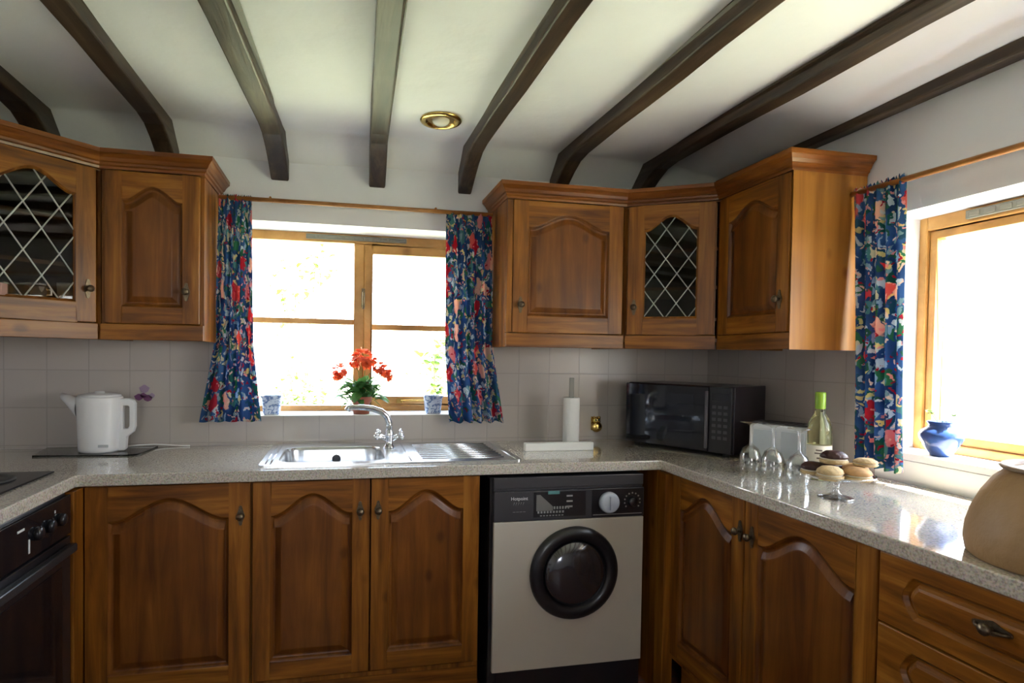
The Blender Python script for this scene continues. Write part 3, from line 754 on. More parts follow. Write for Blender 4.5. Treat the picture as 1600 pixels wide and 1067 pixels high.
# ---------------------------------------------------------------- worktop
pts = [(WL+.001, -2.3), (XL, -2.3), (XL, -.6), (XR, -.6), (XR, -2.3), (W-.001, -2.3), (W-.001, -.007), (WL+.001, -.007)]
pts = [(WL+.001, -2.3), (XL, -2.3), (XL, -.606), (XL+.006, -.6), (XR-.006, -.6), (XR, -.606), (XR, -2.3), (W-.007, -2.3), (W-.007, -.007), (WL+.001, -.007)]
hole = [(-.262, -.52), (.205, -.52), (.205, -.07), (-.262, -.07)]
wt = MB().prism(pts, lambda a, b_, c: Vector((a, b_, c)), WB, WT, 0, holes=[hole]).build('worktop', LAM, bevel=.007, seg=3)
tag(wt, 'speckled beige laminate worktop running in a U around three walls', 'worktop')

# ---------------------------------------------------------------- sink and tap
def rrect(x0, y0, x1, y1, r, n=8):
    out = []
    for cx, cy, a in ((x1-r, y1-r, 0), (x0+r, y1-r, 1), (x0+r, y0+r, 2), (x1-r, y0+r, 3)):
        for i in range(n+1):
            th = PI/2*(a+i/n); out.append((cx+r*math.cos(th), cy+r*math.sin(th)))
    return out
t = thing('sink', 'stainless steel inset sink with one bowl and a ribbed drainer below the back window', 'sink', (.2, -.3, WT))
SX0, SX1, SY0, SY1 = -.284, .677, -.535, -.055
out = rrect(SX0, SY0, SX1, SY1, .02); z = WT
bowl = rrect(-.225, -.492, .165, -.13, .075)
mb = MB()
mb.prism(out, lambda a, b_, c: Vector((a, b_, c)), z, z+.005, 0, holes=[bowl])
s1 = mb.build('rim', STEEL, t, bevel=.002)
mb = MB()
lo = []
for k, (d_, dz_) in enumerate([(0, .0045), (.003, .001), (.006, -.01), (.010, -.07), (.014, -.12), (.022, -.138), (.040, -.147), (.07, -.150)]):
    lo.append([Vector((q[0], q[1], z+dz_)) for q in offset(bowl, d_)])
mb.rings(lo, 0, True, fill=True); mb.build('bowl', STEEL, t, fixn=False)
mb = MB().lathe([(.0, .0), (.042, .0), (.045, .004), (.036, .005), (.0, .003)], (-.03, -.31, z-.150)); mb.build('drain', CHROME, t)
mb = MB().lathe([(.0, .0), (.018, .0), (.018, .004), (.010, .005), (.0, .003)], (-.02, -.142, z-.045), (0, -1, -.1), seg=20); mb.build('overflow', DARKG, t)
mb = MB()
for k in range(9): MB().tube([(.30, -.47+.043*k, z+.0055), (.62, -.47+.043*k, z+.0055)], .0035, 6).build('drainer_rib', STEEL, t)
for x_ in (.255, .655, -.262, -.245): MB().tube([(x_, -.515, z+.005), (x_, -.09, z+.005)], .003, 6).build('edge_rib', STEEL, t)
tx, ty = .197, -.185
t = thing('mixer_tap', 'chrome mixer tap with two cross handles and a long arched spout over the sink', 'tap', (tx, ty, WT+.005))
zb_ = WT+.005
MB().lathe([(.026, 0), (.026, .006), (.019, .012), (.017, .03), (.020, .045), (.019, .065), (.013, .078), (.012, .095)], (tx, ty, zb_)).build('base', CHROME, t)
path = [(tx, ty, zb_+.07), (tx-.002, ty, zb_+.105), (tx-.012, ty-.003, zb_+.132), (tx-.035, ty-.008, zb_+.153), (tx-.07, ty-.015, zb_+.166), (tx-.11, ty-.022, zb_+.172), (tx-.15, ty-.030, zb_+.174), (tx-.168, ty-.034, zb_+.172), (tx-.174, ty-.035, zb_+.160)]
MB().tube(path, .01, 14, radii=[.0145, .0145, .0142, .0138, .013, .0125, .012, .0125, .0135]).build('spout', CHROME, t)
for s in (-1, 1):
    c = Vector((tx+s*.050, ty-.012, zb_+.058))
    mb = MB().tube([(tx+s*.012, ty, zb_+.035), (tx+s*.036, ty-.009, zb_+.050)], .009, 10)
    mb.build('valve_arm', CHROME, t)
    mb = MB().ball(tuple(c), .011, 12, 8)
    ax = Vector((s, -.25, .45)).normalized(); u_ = ax.orthogonal().normalized(); w_ = ax.cross(u_)
    for k in range(4):
        d_ = (u_ if k % 2 == 0 else w_)*(1 if k < 2 else -1)
        mb.tube([c, c+d_*.017], .0055, 8); mb.ball(tuple(c+d_*.019), .0075, 10, 6)
    mb.build('handle', CHROME, t)

# ---------------------------------------------------------------- washing machine
t = thing('washing_machine', 'washing machine with cream front and round black porthole under the worktop', 'washing machine', (.85, -.33, 0))
wx0, wx1 = .5554, 1.1398; zt = .862
MB().box((wx0-.022, -.600, .03), (wx1+.004, -.05, zt)).build('casing', BLACK, t, bevel=.004)
MB().box((wx0-.010, -.619, .144), (wx1, -.601, .700)).box((wx0+.005, -.610, .04), (wx1-.004, -.600, .143), 1).build('front_panel', [CREAMP, BLACK], t, bevel=.003)
cp = MB().box((wx0-.010, -.619, .702), (wx1, -.601, .812), 0).box((wx0-.010, -.612, .822), (wx1, -.601, zt), 0).box((wx0-.010, -.606, .812), (wx1, -.601, .822), 0)
cpo = cp.build('control_panel', [DARKG], t, bevel=.002)
fn = frame((wx0, -.6192, .702), (1, 0, 0), (0, -1, 0))
MB().prism([(.14, .012), (.345, .012), (.345, .105), (.14, .105)], fn, 0, .001).prism([(.37, .004), (.58, .004), (.58, .108), (.37, .108)], fn, 0, .001).build('control_window', BLACK, cpo)
MB().prism([(.150, .035), (.150, .095), (.165, .095), (.215, .050), (.215, .035)], fn, .001, .0018).build('printed_chart', plain('chart_print', (.17, .16, .145), .5), cpo)
m_ = MB(); 
for k in range(9): m_.prism([(.155+k*.012, .026), (.162+k*.012, .026), (.162+k*.012, .034), (.155+k*.012, .034)], fn, .001, .0016)
for k in range(3): m_.prism([(.268, .045+k*.020), (.292, .045+k*.020), (.292, .051+k*.020), (.268, .051+k*.020)], fn, .001, .0016)
for k in range(6): m_.prism([(.218+k*.011, .040), (.224+k*.011, .040), (.224+k*.011, .050), (.218+k*.011, .050)], fn, .001, .0016)
for k in range(8): m_.prism([(.165+k*.012, .015), (.172+k*.012, .015), (.172+k*.012, .019), (.165+k*.012, .019)], fn, .001, .0016)
m_.build('printed_marks', GREYP, cpo)
MB().prism([(.195, .096), (.240, .096), (.240, .108), (.195, .108)], fn, .0012, .002).build('teal_badge', TEAL, cpo)
text_mesh('lettering', 'Hotpoint', .0175, lambda a, b_, c: fn(a+.085, b_+.078, c+.0004), plain('white_print', (.75, .75, .75), .5), cpo)
m_ = MB()
for k in range(5): m_.tube([fn(.062+k*.009, .060, .0006), fn(.066+k*.009, .070, .0006)], .0009, 5)
m_.build('small_lettering', GREYP, cpo); m_ = MB()
for k in range(4): m_.prism([(.060+k*.013, .034), (.070+k*.013, .034), (.070+k*.013, .0355), (.060+k*.013, .0355)], fn, .0004, .0008)
m_.build('printed_line', GREYP, cpo)
o = fn(.437, .058, .001)
MB().lathe([(.040, 0), (.040, .010), (.037, .018), (.030, .021), (.0, .022)], o, (0, -1, 0), seg=36).prism([(.433, .034), (.441, .034), (.441, .084), (.433, .084)], fn, .022, .030).build('programme_dial', plain('pale_blue_dial', (.50, .54, .62), .35), cpo)
o = fn(.535, .058, .001)
MB().lathe([(.020, 0), (.019, .012), (.015, .016), (0, .017)], o, (0, -1, 0), seg=28).build('temperature_knob', BLACK, cpo)
m_ = MB()
for k in range(11):
    th = PI*(-.2+1.4*k/10); cx_, cy_ = .535+.032*math.cos(th), .058+.032*math.sin(th)
    m_.prism([(cx_-.0028, cy_-.0028), (cx_+.0028, cy_-.0028), (cx_+.0028, cy_+.0028), (cx_-.0028, cy_+.0028)], fn, .001, .0016)
m_.prism([(.375, .010), (.575, .010), (.575, .013), (.375, .013)], fn, .001, .0014)
m_.build('dial_marks', GREYP, cpo)
pc = (.858, -.6195, .500)
po = MB().lathe([(.118, 0), (.174, 0), (.176, .006), (.170, .016), (.150, .024), (.132, .022), (.124, .012), (.118, 0)], pc, (0, -1, 0), seg=56).build('porthole_door', BLACK, t)
MB().lathe([(.124, .010), (.118, .020), (.095, .034), (.06, .043), (.0, .046)], pc, (0, -1, 0), seg=48).build('porthole_glass', plain('smoked_glass', (.07, .07, .08), .16, metal=.7, coat=1), po)
MB().box((.745, -.645, .485), (.758, -.632, .53)).build('latch', DARKG, po)

# ---------------------------------------------------------------- oven and hob
t = thing('built_in_oven', 'black built-in oven at the left edge under the worktop', 'oven', (-1.1, -.95, 0))
oy0, oy1 = -1.262, -.652
MB().box((XL-.52, oy0, .08), (XL-.012, oy1, .868)).build('casing', BLACK, t, bevel=.002)
fp = MB().box((XL-.012, oy0, .742), (XL+.004, oy1, .862)).build('control_panel', BLACKG, t, bevel=.002)
fn = frame((XL+.004, oy0, .742), (0, 1, 0), (1, 0, 0))
for a_ in (.40, .47, .54):
    MB().lathe([(.019, 0), (.018, .012), (.013, .016), (0, .0165)], fn(a_, .06, 0), (1, 0, 0), seg=24).build('knob', BLACK, fp)
PALE = plain('pale_print', (.6, .6, .58), .5)
for (a_, b_, c_, d_) in ((.355, .018, .363, .056), (.503, .088, .509, .096), (.300, .088, .335, .094)):
    MB().prism([(a_, b_), (c_, b_), (c_, d_), (a_, d_)], fn, 0, .001).build('printed_mark', PALE, fp)
dr = MB().box((XL-.012, oy0, .10), (XL+.003, oy1, .735)).build('oven_door', BLACK, t, bevel=.003)
MB().box((XL+.003, oy0+.06, .20), (XL+.005, oy1-.06, .655)).build('oven_window', BLACKG, dr)
MB().box((XL+.004, oy0+.02, .690), (XL+.030, oy1-.015, .716)).build('handle', plain('oven_handle', (.03, .03, .032), .25), dr, bevel=.006, seg=3)
MB().box((-.845, -1.285, .02), (-.826, -1.264, BZT)).build('side_post', MV, t)
t = thing('hob', 'black hob set into the left worktop, only its corner in view', 'hob', (-1.16, -.85, WT))
MB().box((-1.40, -1.12, WT), (-.905, -.545, WT+.006)).build('hob_plate', plain('black_enamel', (.012, .012, .012), .15), t, bevel=.003)
for (hx, hy) in ((-1.04, -.69), (-1.04, -.97), (-1.27, -.69), (-1.27, -.97)):
    h_ = MB().lathe([(.085, 0), (.085, .004), (.078, .008), (.03, .010), (.028, .006), (0, .006)], (hx, hy, WT+.006), seg=36).build('hotplate', plain('hotplate_iron', (.03, .03, .03), .5), t)
for y_ in (-.86, -.92): MB().lathe([(.016, 0), (.015, .014), (.0, .015)], (-.945, y_, WT+.006), seg=20).build('control_knob', CHROME, t)

# ---------------------------------------------------------------- microwave
th = math.radians(62); A = Vector((1.29, -.17)); e = Vector((math.cos(th), -math.sin(th))); n_ = Vector((math.sin(th), math.cos(th)))
t = thing('microwave', 'black microwave oven standing across the right back corner of the worktop', 'microwave', (A.x, A.y, WT), math.atan2(e.y, e.x))
# local axes: x along the front to the right, y back into the corner
w_, d_, h_ = .50, .29, .275; b0 = .012
MB().box((0, .012, b0), (w_, d_, b0+h_)).build('casing', plain('microwave_casing', (.022, .016, .020), .28), t, bevel=.004, world=False)
do = MB().box((.002, -.010, b0+.004), (.400, .0115, b0+h_-.003)).build('door', BLACKG, t, bevel=.003, world=False)
MB().box((.035, -.0115, b0+.04), (.335, -.0102, b0+h_-.04)).build('window', plain('tinted_window', (.010, .012, .020), .04), do, world=False)
co = MB().box((.402, -.010, b0+.004), (w_-.002, .0115, b0+h_-.003)).build('control_panel', BLACK, t, bevel=.003, world=False)
kp = MB()
for i in range(3):
    for j in range(6): kp.box((.418+i*.024, -.0118, b0+.06+j*.025), (.434+i*.024, -.0101, b0+.072+j*.025))
kp.build('keypad', plain('keypad_grey', (.07, .065, .07), .4), co, world=False)
MB().box((.416, -.0116, b0+.218), (.486, -.0101, b0+.248)).build('display', plain('display', (.02, .02, .025), .1), co, world=False)
MB().box((.392, -.026, b0+.02), (.402, -.0102, b0+h_-.02)).build('handle', plain('dark_trim', (.09, .08, .09), .3), do, bevel=.003, world=False)
for (fx, fy) in ((.04, .03), (w_-.04, .03), (.04, d_-.03), (w_-.04, d_-.03)):
    MB().lathe([(.012, 0), (.014, b0)], (fx, fy, 0), seg=14).build('foot', RUBBER, t, world=False)

# ---------------------------------------------------------------- kettle on its board
bl = [(-1.150, -.03), (-1.115, -.225), (-.79, -.245), (-.765, -.235), (-.750, -.21), (-.742, -.03)]
o = MB().prism(bl, lambda a, b_, c: Vector((a, b_, c)), WT, WT+.006).build('glass_board', GREENGL, bevel=.001)
tag(o, 'green tinted glass worktop saver under the white kettle', 'board')
kc = (-.918, -.145); kz = WT+.006
t = thing('kettle', 'white plastic jug kettle on the glass board at the left', 'kettle', (kc[0], kc[1], kz))
lo = []
for r_, z_ in ((.066, .0), (.072, .006), (.073, .02), (.076, .12), (.079, .19), (.080, .208), (.076, .214)):
    lo.append([Vector((kc[0]+r_*math.cos(2*PI*k/40), kc[1]+r_*.95*math.sin(2*PI*k/40), kz+z_)) for k in range(40)])
mb = MB().rings(lo, 0, True, fill=True); mb.add(lo[0], [tuple(range(40))[::-1]]); mb.build('jug', WPLAST, t)
MB().lathe([(.074, 0), (.073, .006), (.05, .012), (.018, .013), (.016, .02), (0, .021)], (kc[0], kc[1], kz+.213), seg=36).build('lid', WPLAST, t)
# handle loop on the right
fh = lambda a, b_, c: Vector((kc[0]+a, kc[1]+c, kz+b_))
outer = [(.060, .205), (.105, .205), (.122, .198), (.128, .185), (.128, .095), (.122, .075), (.098, .055), (.095, .010), (.090, .002), (.050, .002)]
inner = [(.085, .178), (.105, .178), (.108, .172), (.108, .098), (.103, .088), (.085, .086)]
MB().prism(outer, fh, -.015, .015, 0, holes=[inner]).build('handle', WPLAST, t, bevel=.004)
sp_ = MB(); lo = []
for (dx_, zz, hw, hh) in ((-.065, .165, .030, .045), (-.085, .180, .024, .034), (-.108, .198, .018, .022), (-.128, .212, .013, .014)):
    lo.append([fh(dx_+hh*.25*math.cos(q), zz+hh*math.sin(q), hw*math.cos(q)) for q in [2*PI*i/16 for i in range(16)]])
sp_.rings(lo, 0, True, fill=True).build('spout', WPLAST, t)
MB().prism([(.020, .024), (.055, .024), (.055, .034), (.020, .034)], fh, -.0735, -.0715).build('badge', plain('pale_grey_badge', (.45, .47, .5), .4), t)
MB().tube([(-.85, -.05, WT+.008), (-.82, -.035, WT+.010), (-.76, -.03, WT+.012), (-.72, -.018, WT+.008), (-.66, -.022, WT+.004), (-.62, -.03, WT+.004)], .003, 6).build('cord', GLOSSW, t)

# purple motif printed on a tile
m_ = MB()
def blob(cx_, cz_, rx, rz, mi):
    pts_ = [(cx_+rx*math.cos(2*PI*i/18)*(1+.12*math.sin(5*2*PI*i/18)), cz_+rz*math.sin(2*PI*i/18)*(1+.12*math.cos(4*2*PI*i/18))) for i in range(18)]
    m_.prism(pts_, lambda a, b_, c: Vector((a, c, b_)), -.0072, -.0062, mi)
blob(-.801, 1.150, .019, .016, 0); blob(-.822, 1.116, .017, .013, 1); blob(-.788, 1.112, .018, .013, 1); blob(-.805, 1.124, .012, .009, 1); blob(-.772, 1.122, .011, .010, 0)
tag(m_.build('tile_motif', [plain('lilac_print', (.30, .22, .33), .3), plain('purple_print', (.16, .055, .14), .3)]), 'purple flower motif on a wall tile right of the kettle', 'tile decoration')

# ---------------------------------------------------------------- towel roll, white board, brass ornament
o = MB().box((.752, -.330, WT), (1.058, -.300, WT+.034)).build('white_tray', GLOSSW, bevel=.003)
tag(o, 'long low white box lying on the worktop in front of the paper roll', 'box')
t = thing('paper_roll_holder', 'upright holder with a slim white kitchen roll right of the sink', 'kitchen roll', (1.005, -.2, WT))
MB().lathe([(.0, 0), (.062, 0), (.062, .008), (.05, .012), (0, .012)], (1.005, -.2, WT)).build('base', GREYP, t)
MB().box((.994, -.203, WT+.012), (1.016, -.197, WT+.305)).build('upright', plain('grey_bar', (.22, .22, .20), .45), t, bevel=.002)
MB().lathe([(.017, 0), (.036, 0), (.0365, .003), (.0365, .200), (.035, .203), (.017, .203), (.017, 0)], (1.005, -.2, WT+.014), seg=36).build('paper_roll', PAPER, t)
t = thing('brass_ornament', 'small golden owl-like ornament fixed to the tiles left of the microwave', 'ornament', (1.205, -.02, .945))
m_ = MB().ball((1.208, -.024, .972), .026, 16, 10, sq=(1.1, .55, 1)); m_.build('body', BRASS, t)
m_ = MB().ball((1.206, -.024, 1.004), .018, 14, 8, sq=(1.15, .6, .8)).ball((1.194, -.026, 1.018), .006, 8, 6).ball((1.219, -.026, 1.018), .006, 8, 6).box((1.185, -.014, .955), (1.232, -.0065, 1.02)); m_.build('head', BRASS, t)
m_ = MB().ball((1.199, -.036, 1.006), .005, 8, 6).ball((1.213, -.036, 1.006), .005, 8, 6); m_.build('eyes', plain('dark_green_enamel', (.02, .04, .02), .3), t)

# ---------------------------------------------------------------- right worktop: glasses, toaster, bottle, cake stand, crock
gl_prof_in = [(.034, .000), (.038, .030), (.036, .060), (.026, .086), (.010, .098), (.0045, .106), (.0040, .150), (.0050, .165), (.012, .172), (.035, .1765), (.035, .1785), (.0, .1785)]
gl_prof = gl_prof_in+[]
inner_p = [(.0, .094), (.008, .0935), (.0245, .083), (.0345, .059), (.0365, .030), (.0328, .000)]
proto = MB().lathe(inner_p+gl_prof[:-1]+[(.0, .1785)], (0, 0, 0), seg=32)
spots = [(1.412, -.865, 'upturned wine glass standing rim down nearest the microwave, leftmost of three'),
         (1.437, -.945, 'upturned wine glass standing rim down, middle one of the three'),
         (1.448, -1.050, 'upturned wine glass standing rim down, beside the cake stand, rightmost of three')]
for i, (x_, y_, lab) in enumerate(spots):
    if i == 0: g0 = proto.build('wine_glass', GLASS, loc=(0, 0, 0)); o = g0
    else: o = g0.copy(); C.objects.link(o)
    o.location = (x_, y_, WT); o.rotation_euler = (0, 0, i*.7)
    tag(o, lab, 'wine glass', 'upturned wine glasses')
# toaster
ta = Vector((1.555, -.665)); tb = Vector((1.672, -.850)); te = (tb-ta).normalized()
t = thing('toaster', 'small white toaster with a dark top behind the wine glasses', 'toaster', (ta.x, ta.y, WT), math.atan2(te.y, te.x))
L = (tb-ta).length
MB().box((0, 0, .008), (L, .115, .150)).build('casing', plain('toaster_white', (.66, .70, .76), .25), t, bevel=.014, seg=3, world=False)
MB().box((.008, .010, .150), (L-.008, .105, .158)).build('top_plate', DARKG, t, bevel=.003, world=False)
MB().box((.03, .030, .1582), (L-.03, .045, .160)).box((.03, .068, .1582), (L-.03, .083, .160)).build('slots', BLACK, t, world=False)
MB().box((.02, -.003, .03), (L*.46, 0, .13)).box((L*.54, -.003, .03), (L-.02, 0, .13)).build('side_panels', plain('toaster_panel', (.52, .58, .66), .3), t, bevel=.002, world=False)
for q in (.02, L-.02): MB().box((q-.008, .02, 0), (q+.008, .095, .0085)).build('foot', RUBBER, t, world=False)
# bottle
bx, by = 1.572, -.998
t = thing('wine_bottle', 'white wine bottle with a green cap behind the cakes', 'bottle', (bx, by, WT))
MB().lathe([(0, 0), (.034, 0), (.037, .004), (.037, .165), (.035, .185), (.026, .205), (.017, .220), (.0145, .235), (.0145, .288), (0, .288)], (bx, by, WT), seg=36).build('bottle_glass', WINE, t)
MB().lathe([(.0155, .236), (.0162, .240), (.0162, .290), (.014, .2925), (0, .2925)], (bx, by, WT), seg=28).build('cap', plain('lime_green_foil', (.22, .38, .03), .3), t)
MB().lathe([(.0374, .045), (.0377, .046), (.0377, .115), (.0374, .116)], (bx, by, WT), seg=36).build('paper_label', plain('cream_label', (.74, .70, .60), .7), t)
m_ = MB()
for k, (w0, z0_) in enumerate(((.5, .098), (.7, .088), (.35, .072))):
    seg_ = 8; cc = math.atan2(CAM.y-by, CAM.x-bx)
    vs_ = []
    for i in range(seg_+1):
        a_ = cc-w0/2+w0*i/seg_
        for zz in (z0_, z0_+.005): vs_.append((bx+.0381*math.cos(a_), by+.0381*math.sin(a_), WT+zz))
    m_.add(vs_, [(2*i, 2*i+2, 2*i+3, 2*i+1) for i in range(seg_)])
m_.build('label_print', plain('label_ink', (.15, .12, .10), .7), t)
# cake stand
cx_, cy_ = 1.405, -1.245
t = thing('cake_stand', 'clear glass footed cake stand holding small cakes', 'cake stand', (cx_, cy_, WT))
MB().lathe([(0, 0), (.046, 0), (.048, .002), (.044, .005), (.018, .010), (.009, .018), (.0075, .032), (.010, .046), (.022, .054), (.0, .056)], (cx_, cy_, WT), seg=40).build('foot', PLATEG, t)
MB().lathe([(0, .0565), (.030, .0565), (.075, .060), (.098, .070), (.100, .072), (.097, .073), (.074, .064), (.03, .061), (0, .061)], (cx_, cy_, WT), seg=48).build('plate', PLATEG, t)
pz = WT+.0625
CHOC = plain('chocolate_icing', (.045, .014, .012), .35, bump=.4, bscale=90); CAKE = plain('pale_sponge', (.58, .42, .22), .8, noise=.2, scale=80, bump=.5, bscale=120)
CREAMF = plain('cream_filling', (.78, .72, .58), .6); SHORT = plain('golden_biscuit', (.55, .32, .14), .7, noise=.25, scale=60)
def cake(x_, y_, z_, r_, top, lab, hgt=.024):
    t_ = thing('small_cake', lab, 'cake', (x_, y_, z_), group='cakes on the glass stand')
    def disc(prof_, mat, nm, jit=.05):
        mb_ = MB(); lo_ = []
        for rr, zz in prof_:
            lo_.append([Vector((x_+rr*(1+jit*math.sin(3*q+x_*90))*math.cos(q), y_+rr*(1+jit*math.cos(2*q+y_*70))*math.sin(q), z_+zz)) for q in [2*PI*i/24 for i in range(24)]])
        mb_.rings(lo_, 0, True, fill=True); mb_.add(lo_[0], [tuple(range(24))[::-1]]); return mb_.build(nm, mat, t_)
    disc([(r_*.85, 0), (r_, .004), (r_, hgt*.45), (r_*.92, hgt*.5)], CAKE, 'base')
    disc([(r_*.85, hgt*.5), (r_*.93, hgt*.58), (r_*.85, hgt*.68)], CREAMF, 'filling')
    disc([(r_*.9, hgt*.68), (r_, hgt*.8), (r_*.9, hgt*1.15), (r_*.6, hgt*1.5), (r_*.2, hgt*1.6)], top, 'top')
cake(cx_-.052, cy_-.030, pz, .036, CAKE, 'pale small cake at the front left of the glass stand')
cake(cx_+.016, cy_-.055, pz, .037, SHORT, 'golden small cake at the front of the glass stand')
cake(cx_+.062, cy_-.003, pz, .035, SHORT, 'golden small cake at the right side of the glass stand')
cake(cx_-.045, cy_+.040, pz, .034, CHOC, 'chocolate topped small cake at the back left of the glass stand')
cake(cx_+.030, cy_+.055, pz, .034, CHOC, 'chocolate topped small cake at the back right of the glass stand')
cake(cx_-.008, cy_+.002, pz+.038, .036, CHOC, 'chocolate topped small cake on top of the others')
cake(cx_+.052, cy_-.045, pz+.038, .032, CAKE, 'pale small cake lying on the golden ones', .014)
# stoneware crock
kx, ky = 1.425, -1.82
CROCK = plain('tan_stoneware', (.34, .20, .085), .55, noise=.12, scale=9, bump=.35, bscale=40)
t = thing('stoneware_crock', 'big round tan stoneware crock at the right end of the worktop', 'crock', (kx, ky, WT))
MB().lathe([(0, .0), (.174, .0), (.180, .006), (.184, .030), (.181, .060), (.172, .095), (.157, .130), (.139, .160), (.124, .176), (.118, .184)], (kx, ky, WT), seg=64).build('body', CROCK, t)
MB().lathe([(.112, .182), (.127, .183), (.130, .187), (.126, .191), (.110, .191), (.106, .186), (.106, .17), (.112, .182)], (kx, ky, WT), seg=56).build('rim', plain('crock_rim', (.25, .16, .09), .5), t)

# ---------------------------------------------------------------- curtains
def curtain(p_top, p_bot, ztop, zbot, folds, amp, nrm, name_label, rod_gather=.012, seed=0, along=(1, 0, 0), flare=None):
    """p_top/p_bot: (start, end) along the rail direction at the top and bottom"""
    al = Vector(along); nr = Vector(nrm); NX, NZ = folds*12, 40
    rnd = random.Random(seed); ph = [rnd.uniform(0, 6.28) for _ in range(6)]
    vs_ = []; uvs = []
    base = Vector(p_top[2])
    for j in range(NZ+1):
        v_ = j/NZ; z_ = ztop+(zbot-ztop)*v_
        w_ = min(1, v_**.8) if flare is None else flare(v_)
        a0_ = p_top[0]+(p_bot[0]-p_top[0])*w_; a1_ = p_top[1]+(p_bot[1]-p_top[1])*w_
        am = amp*(.55+.45*v_) * (1 if v_ > .06 else .6)
        for i in range(NX+1):
            u_ = i/NX; uu = u_+.018*math.sin(u_*9+ph[0]+v_*2)
            a_ = a0_+(a1_-a0_)*u_
            d_ = am*math.sin(2*PI*folds*uu+ph[1]+.5*math.sin(v_*3+ph[2]))+.35*am*math.sin(2*PI*folds*2.3*uu+ph[3])*(1-v_*.5)
            zz = z_+.004*math.sin(2*PI*folds*uu+ph[4])*v_
            if v_ < .045: zz += .006*math.sin(2*PI*folds*4*u_)
            q_ = base+al*a_+nr*d_; vs_.append((q_.x, q_.y, zz)); uvs.append((u_*folds*.085+seed*3.1, zz))
    n1 = NX+1
    fs_ = [(j*n1+i, j*n1+i+1, (j+1)*n1+i+1, (j+1)*n1+i) for j in range(NZ) for i in range(NX)]
    mb_ = MB().add(vs_, fs_, 0, True)
    o_ = mb_.build('curtain', FABRIC, fixn=False)
    me = o_.data; uvl = me.uv_layers.new(name='UVMap')
    for p_ in me.polygons:
        for li in p_.loop_indices: uvl.data[li].uv = uvs[me.loops[li].vertex_index]
    sd = o_.modifiers.new('thickness', 'SOLIDIFY'); sd.thickness = .0015
    return tag(o_, name_label, 'curtain', 'blue floral curtains')
fl = lambda v_: 0 if v_ < .02 else (v_*.35 if v_ < .66 else .23+(v_-.66)/.34*.77)
curtain((-.500, -.372, (0, -.075, 0)), (-.574, -.330), 1.955, 1.018, 4, .020, (0, 1, 0), 'blue floral curtain at the left side of the back window', seed=1, flare=fl)
curtain((.446, .655, (0, -.075, 0)), (.474, .722), 1.945, 1.006, 5, .020, (0, 1, 0), 'blue floral curtain at the right side of the back window', seed=2, flare=fl)
curtain((-.928, -1.130, (1.745, 0, 0)), (-.965, -1.150), 1.905, .955, 5, .018, (1, 0, 0), 'blue floral curtain of the window on the right wall', seed=4, along=(0, 1, 0), flare=lambda v_: v_)
t = thing('curtain_rail', 'slim wooden curtain rod across the top of the back window', 'curtain rod', (.07, -.075, 1.94))
MB().tube([(-.502, -.075, 1.945), (.660, -.075, 1.945)], .0095, 12).build('rod', ROD, t)
for x_ in (-.30, .40): MB().tube([(x_, -.075, 1.957), (x_, -.0, 1.957)], .005, 8).build('bracket', ROD, t)
t = thing('curtain_rail', 'slim wooden curtain rod above the window on the right wall', 'curtain rod', (1.745, -1.5, 1.89))
MB().tube([(1.745, -.925, 1.893), (1.745, -2.45, 1.860)], .0095, 12).build('rod', ROD, t)
for y_ in (-1.7, -2.4): MB().tube([(1.745, y_, 1.90), (W, y_, 1.90)], .005, 8).build('bracket', ROD, t)

# ---------------------------------------------------------------- things on the back sill
SZ = BZ0+.002
def china(x_, y_, lab):
    lo = []
    for r_, z_ in ((.030, 0), (.034, .004), (.036, .02), (.040, .07), (.046, .080), (.045, .084), (.040, .082), (.036, .07), (.03, .02), (.001, .018)):
        lo.append([Vector((x_+p_[0], y_+p_[1], SZ+z_)) for p_ in rrect(-r_, -r_, r_, r_, r_*.35, 4)])
    mb_ = MB().rings(lo, 0, True, fill=True); mb_.add(lo[0], [tuple(range(len(lo[0])))[::-1]])
    tag(mb_.build('china_planter', DELFT), lab, 'planter', 'blue and white planters on the sill')
china(-.303, .060, 'blue and white china planter on the sill by the left back curtain')
china(.418, .060, 'blue and white china planter on the sill by the right back curtain')
px_, py_ = .088, .060
t = thing('potted_flower', 'red flowering pot plant in a terracotta pot on the middle of the back sill', 'pot plant', (px_, py_, SZ))
MB().lathe([(0, 0), (.036, 0), (.040, .05), (.046, .055), (.048, .078), (.043, .079), (.040, .06), (0, .058)], (px_, py_, SZ), seg=32).build('pot', TERRA, t)
rnd = random.Random(5)
def leaf(mb_, c, d, l, w_, mi=0):
    d = Vector(d).normalized(); s_ = d.cross(Vector((0, 0, 1)));
    if s_.length < .1: s_ = Vector((1, 0, 0))
    s_.normalize(); u_ = s_.cross(d); c = Vector(c); pts_ = []
    for i in range(7):
        t_ = i/6; ww = w_*math.sin(PI*min(1, t_*.9+.08))**.8; dr = -.35*l*t_*t_
        ctr = c+d*l*t_+Vector((0, 0, dr)); pts_ += [ctr-s_*ww+u_*ww*.25, ctr, ctr+s_*ww+u_*ww*.25]
    mb_.add(pts_, [(3*i+k, 3*i+k+1, 3*i+3+k+1, 3*i+3+k) for i in range(6) for k in range(2)], mi, True)
mb = MB()
for i in range(120):
    a_ = rnd.uniform(0, 2*PI); el = rnd.uniform(-.2, 1.1); r0 = rnd.uniform(.0, .080)
    c = (px_+r0*math.cos(a_), py_+r0*math.sin(a_)*.8, SZ+rnd.uniform(.075, .150)-r0*.4)
    leaf(mb, c, (math.cos(a_)*math.cos(el), math.sin(a_)*math.cos(el)*.8, math.sin(el)), rnd.uniform(.045, .09), rnd.uniform(.013, .022))
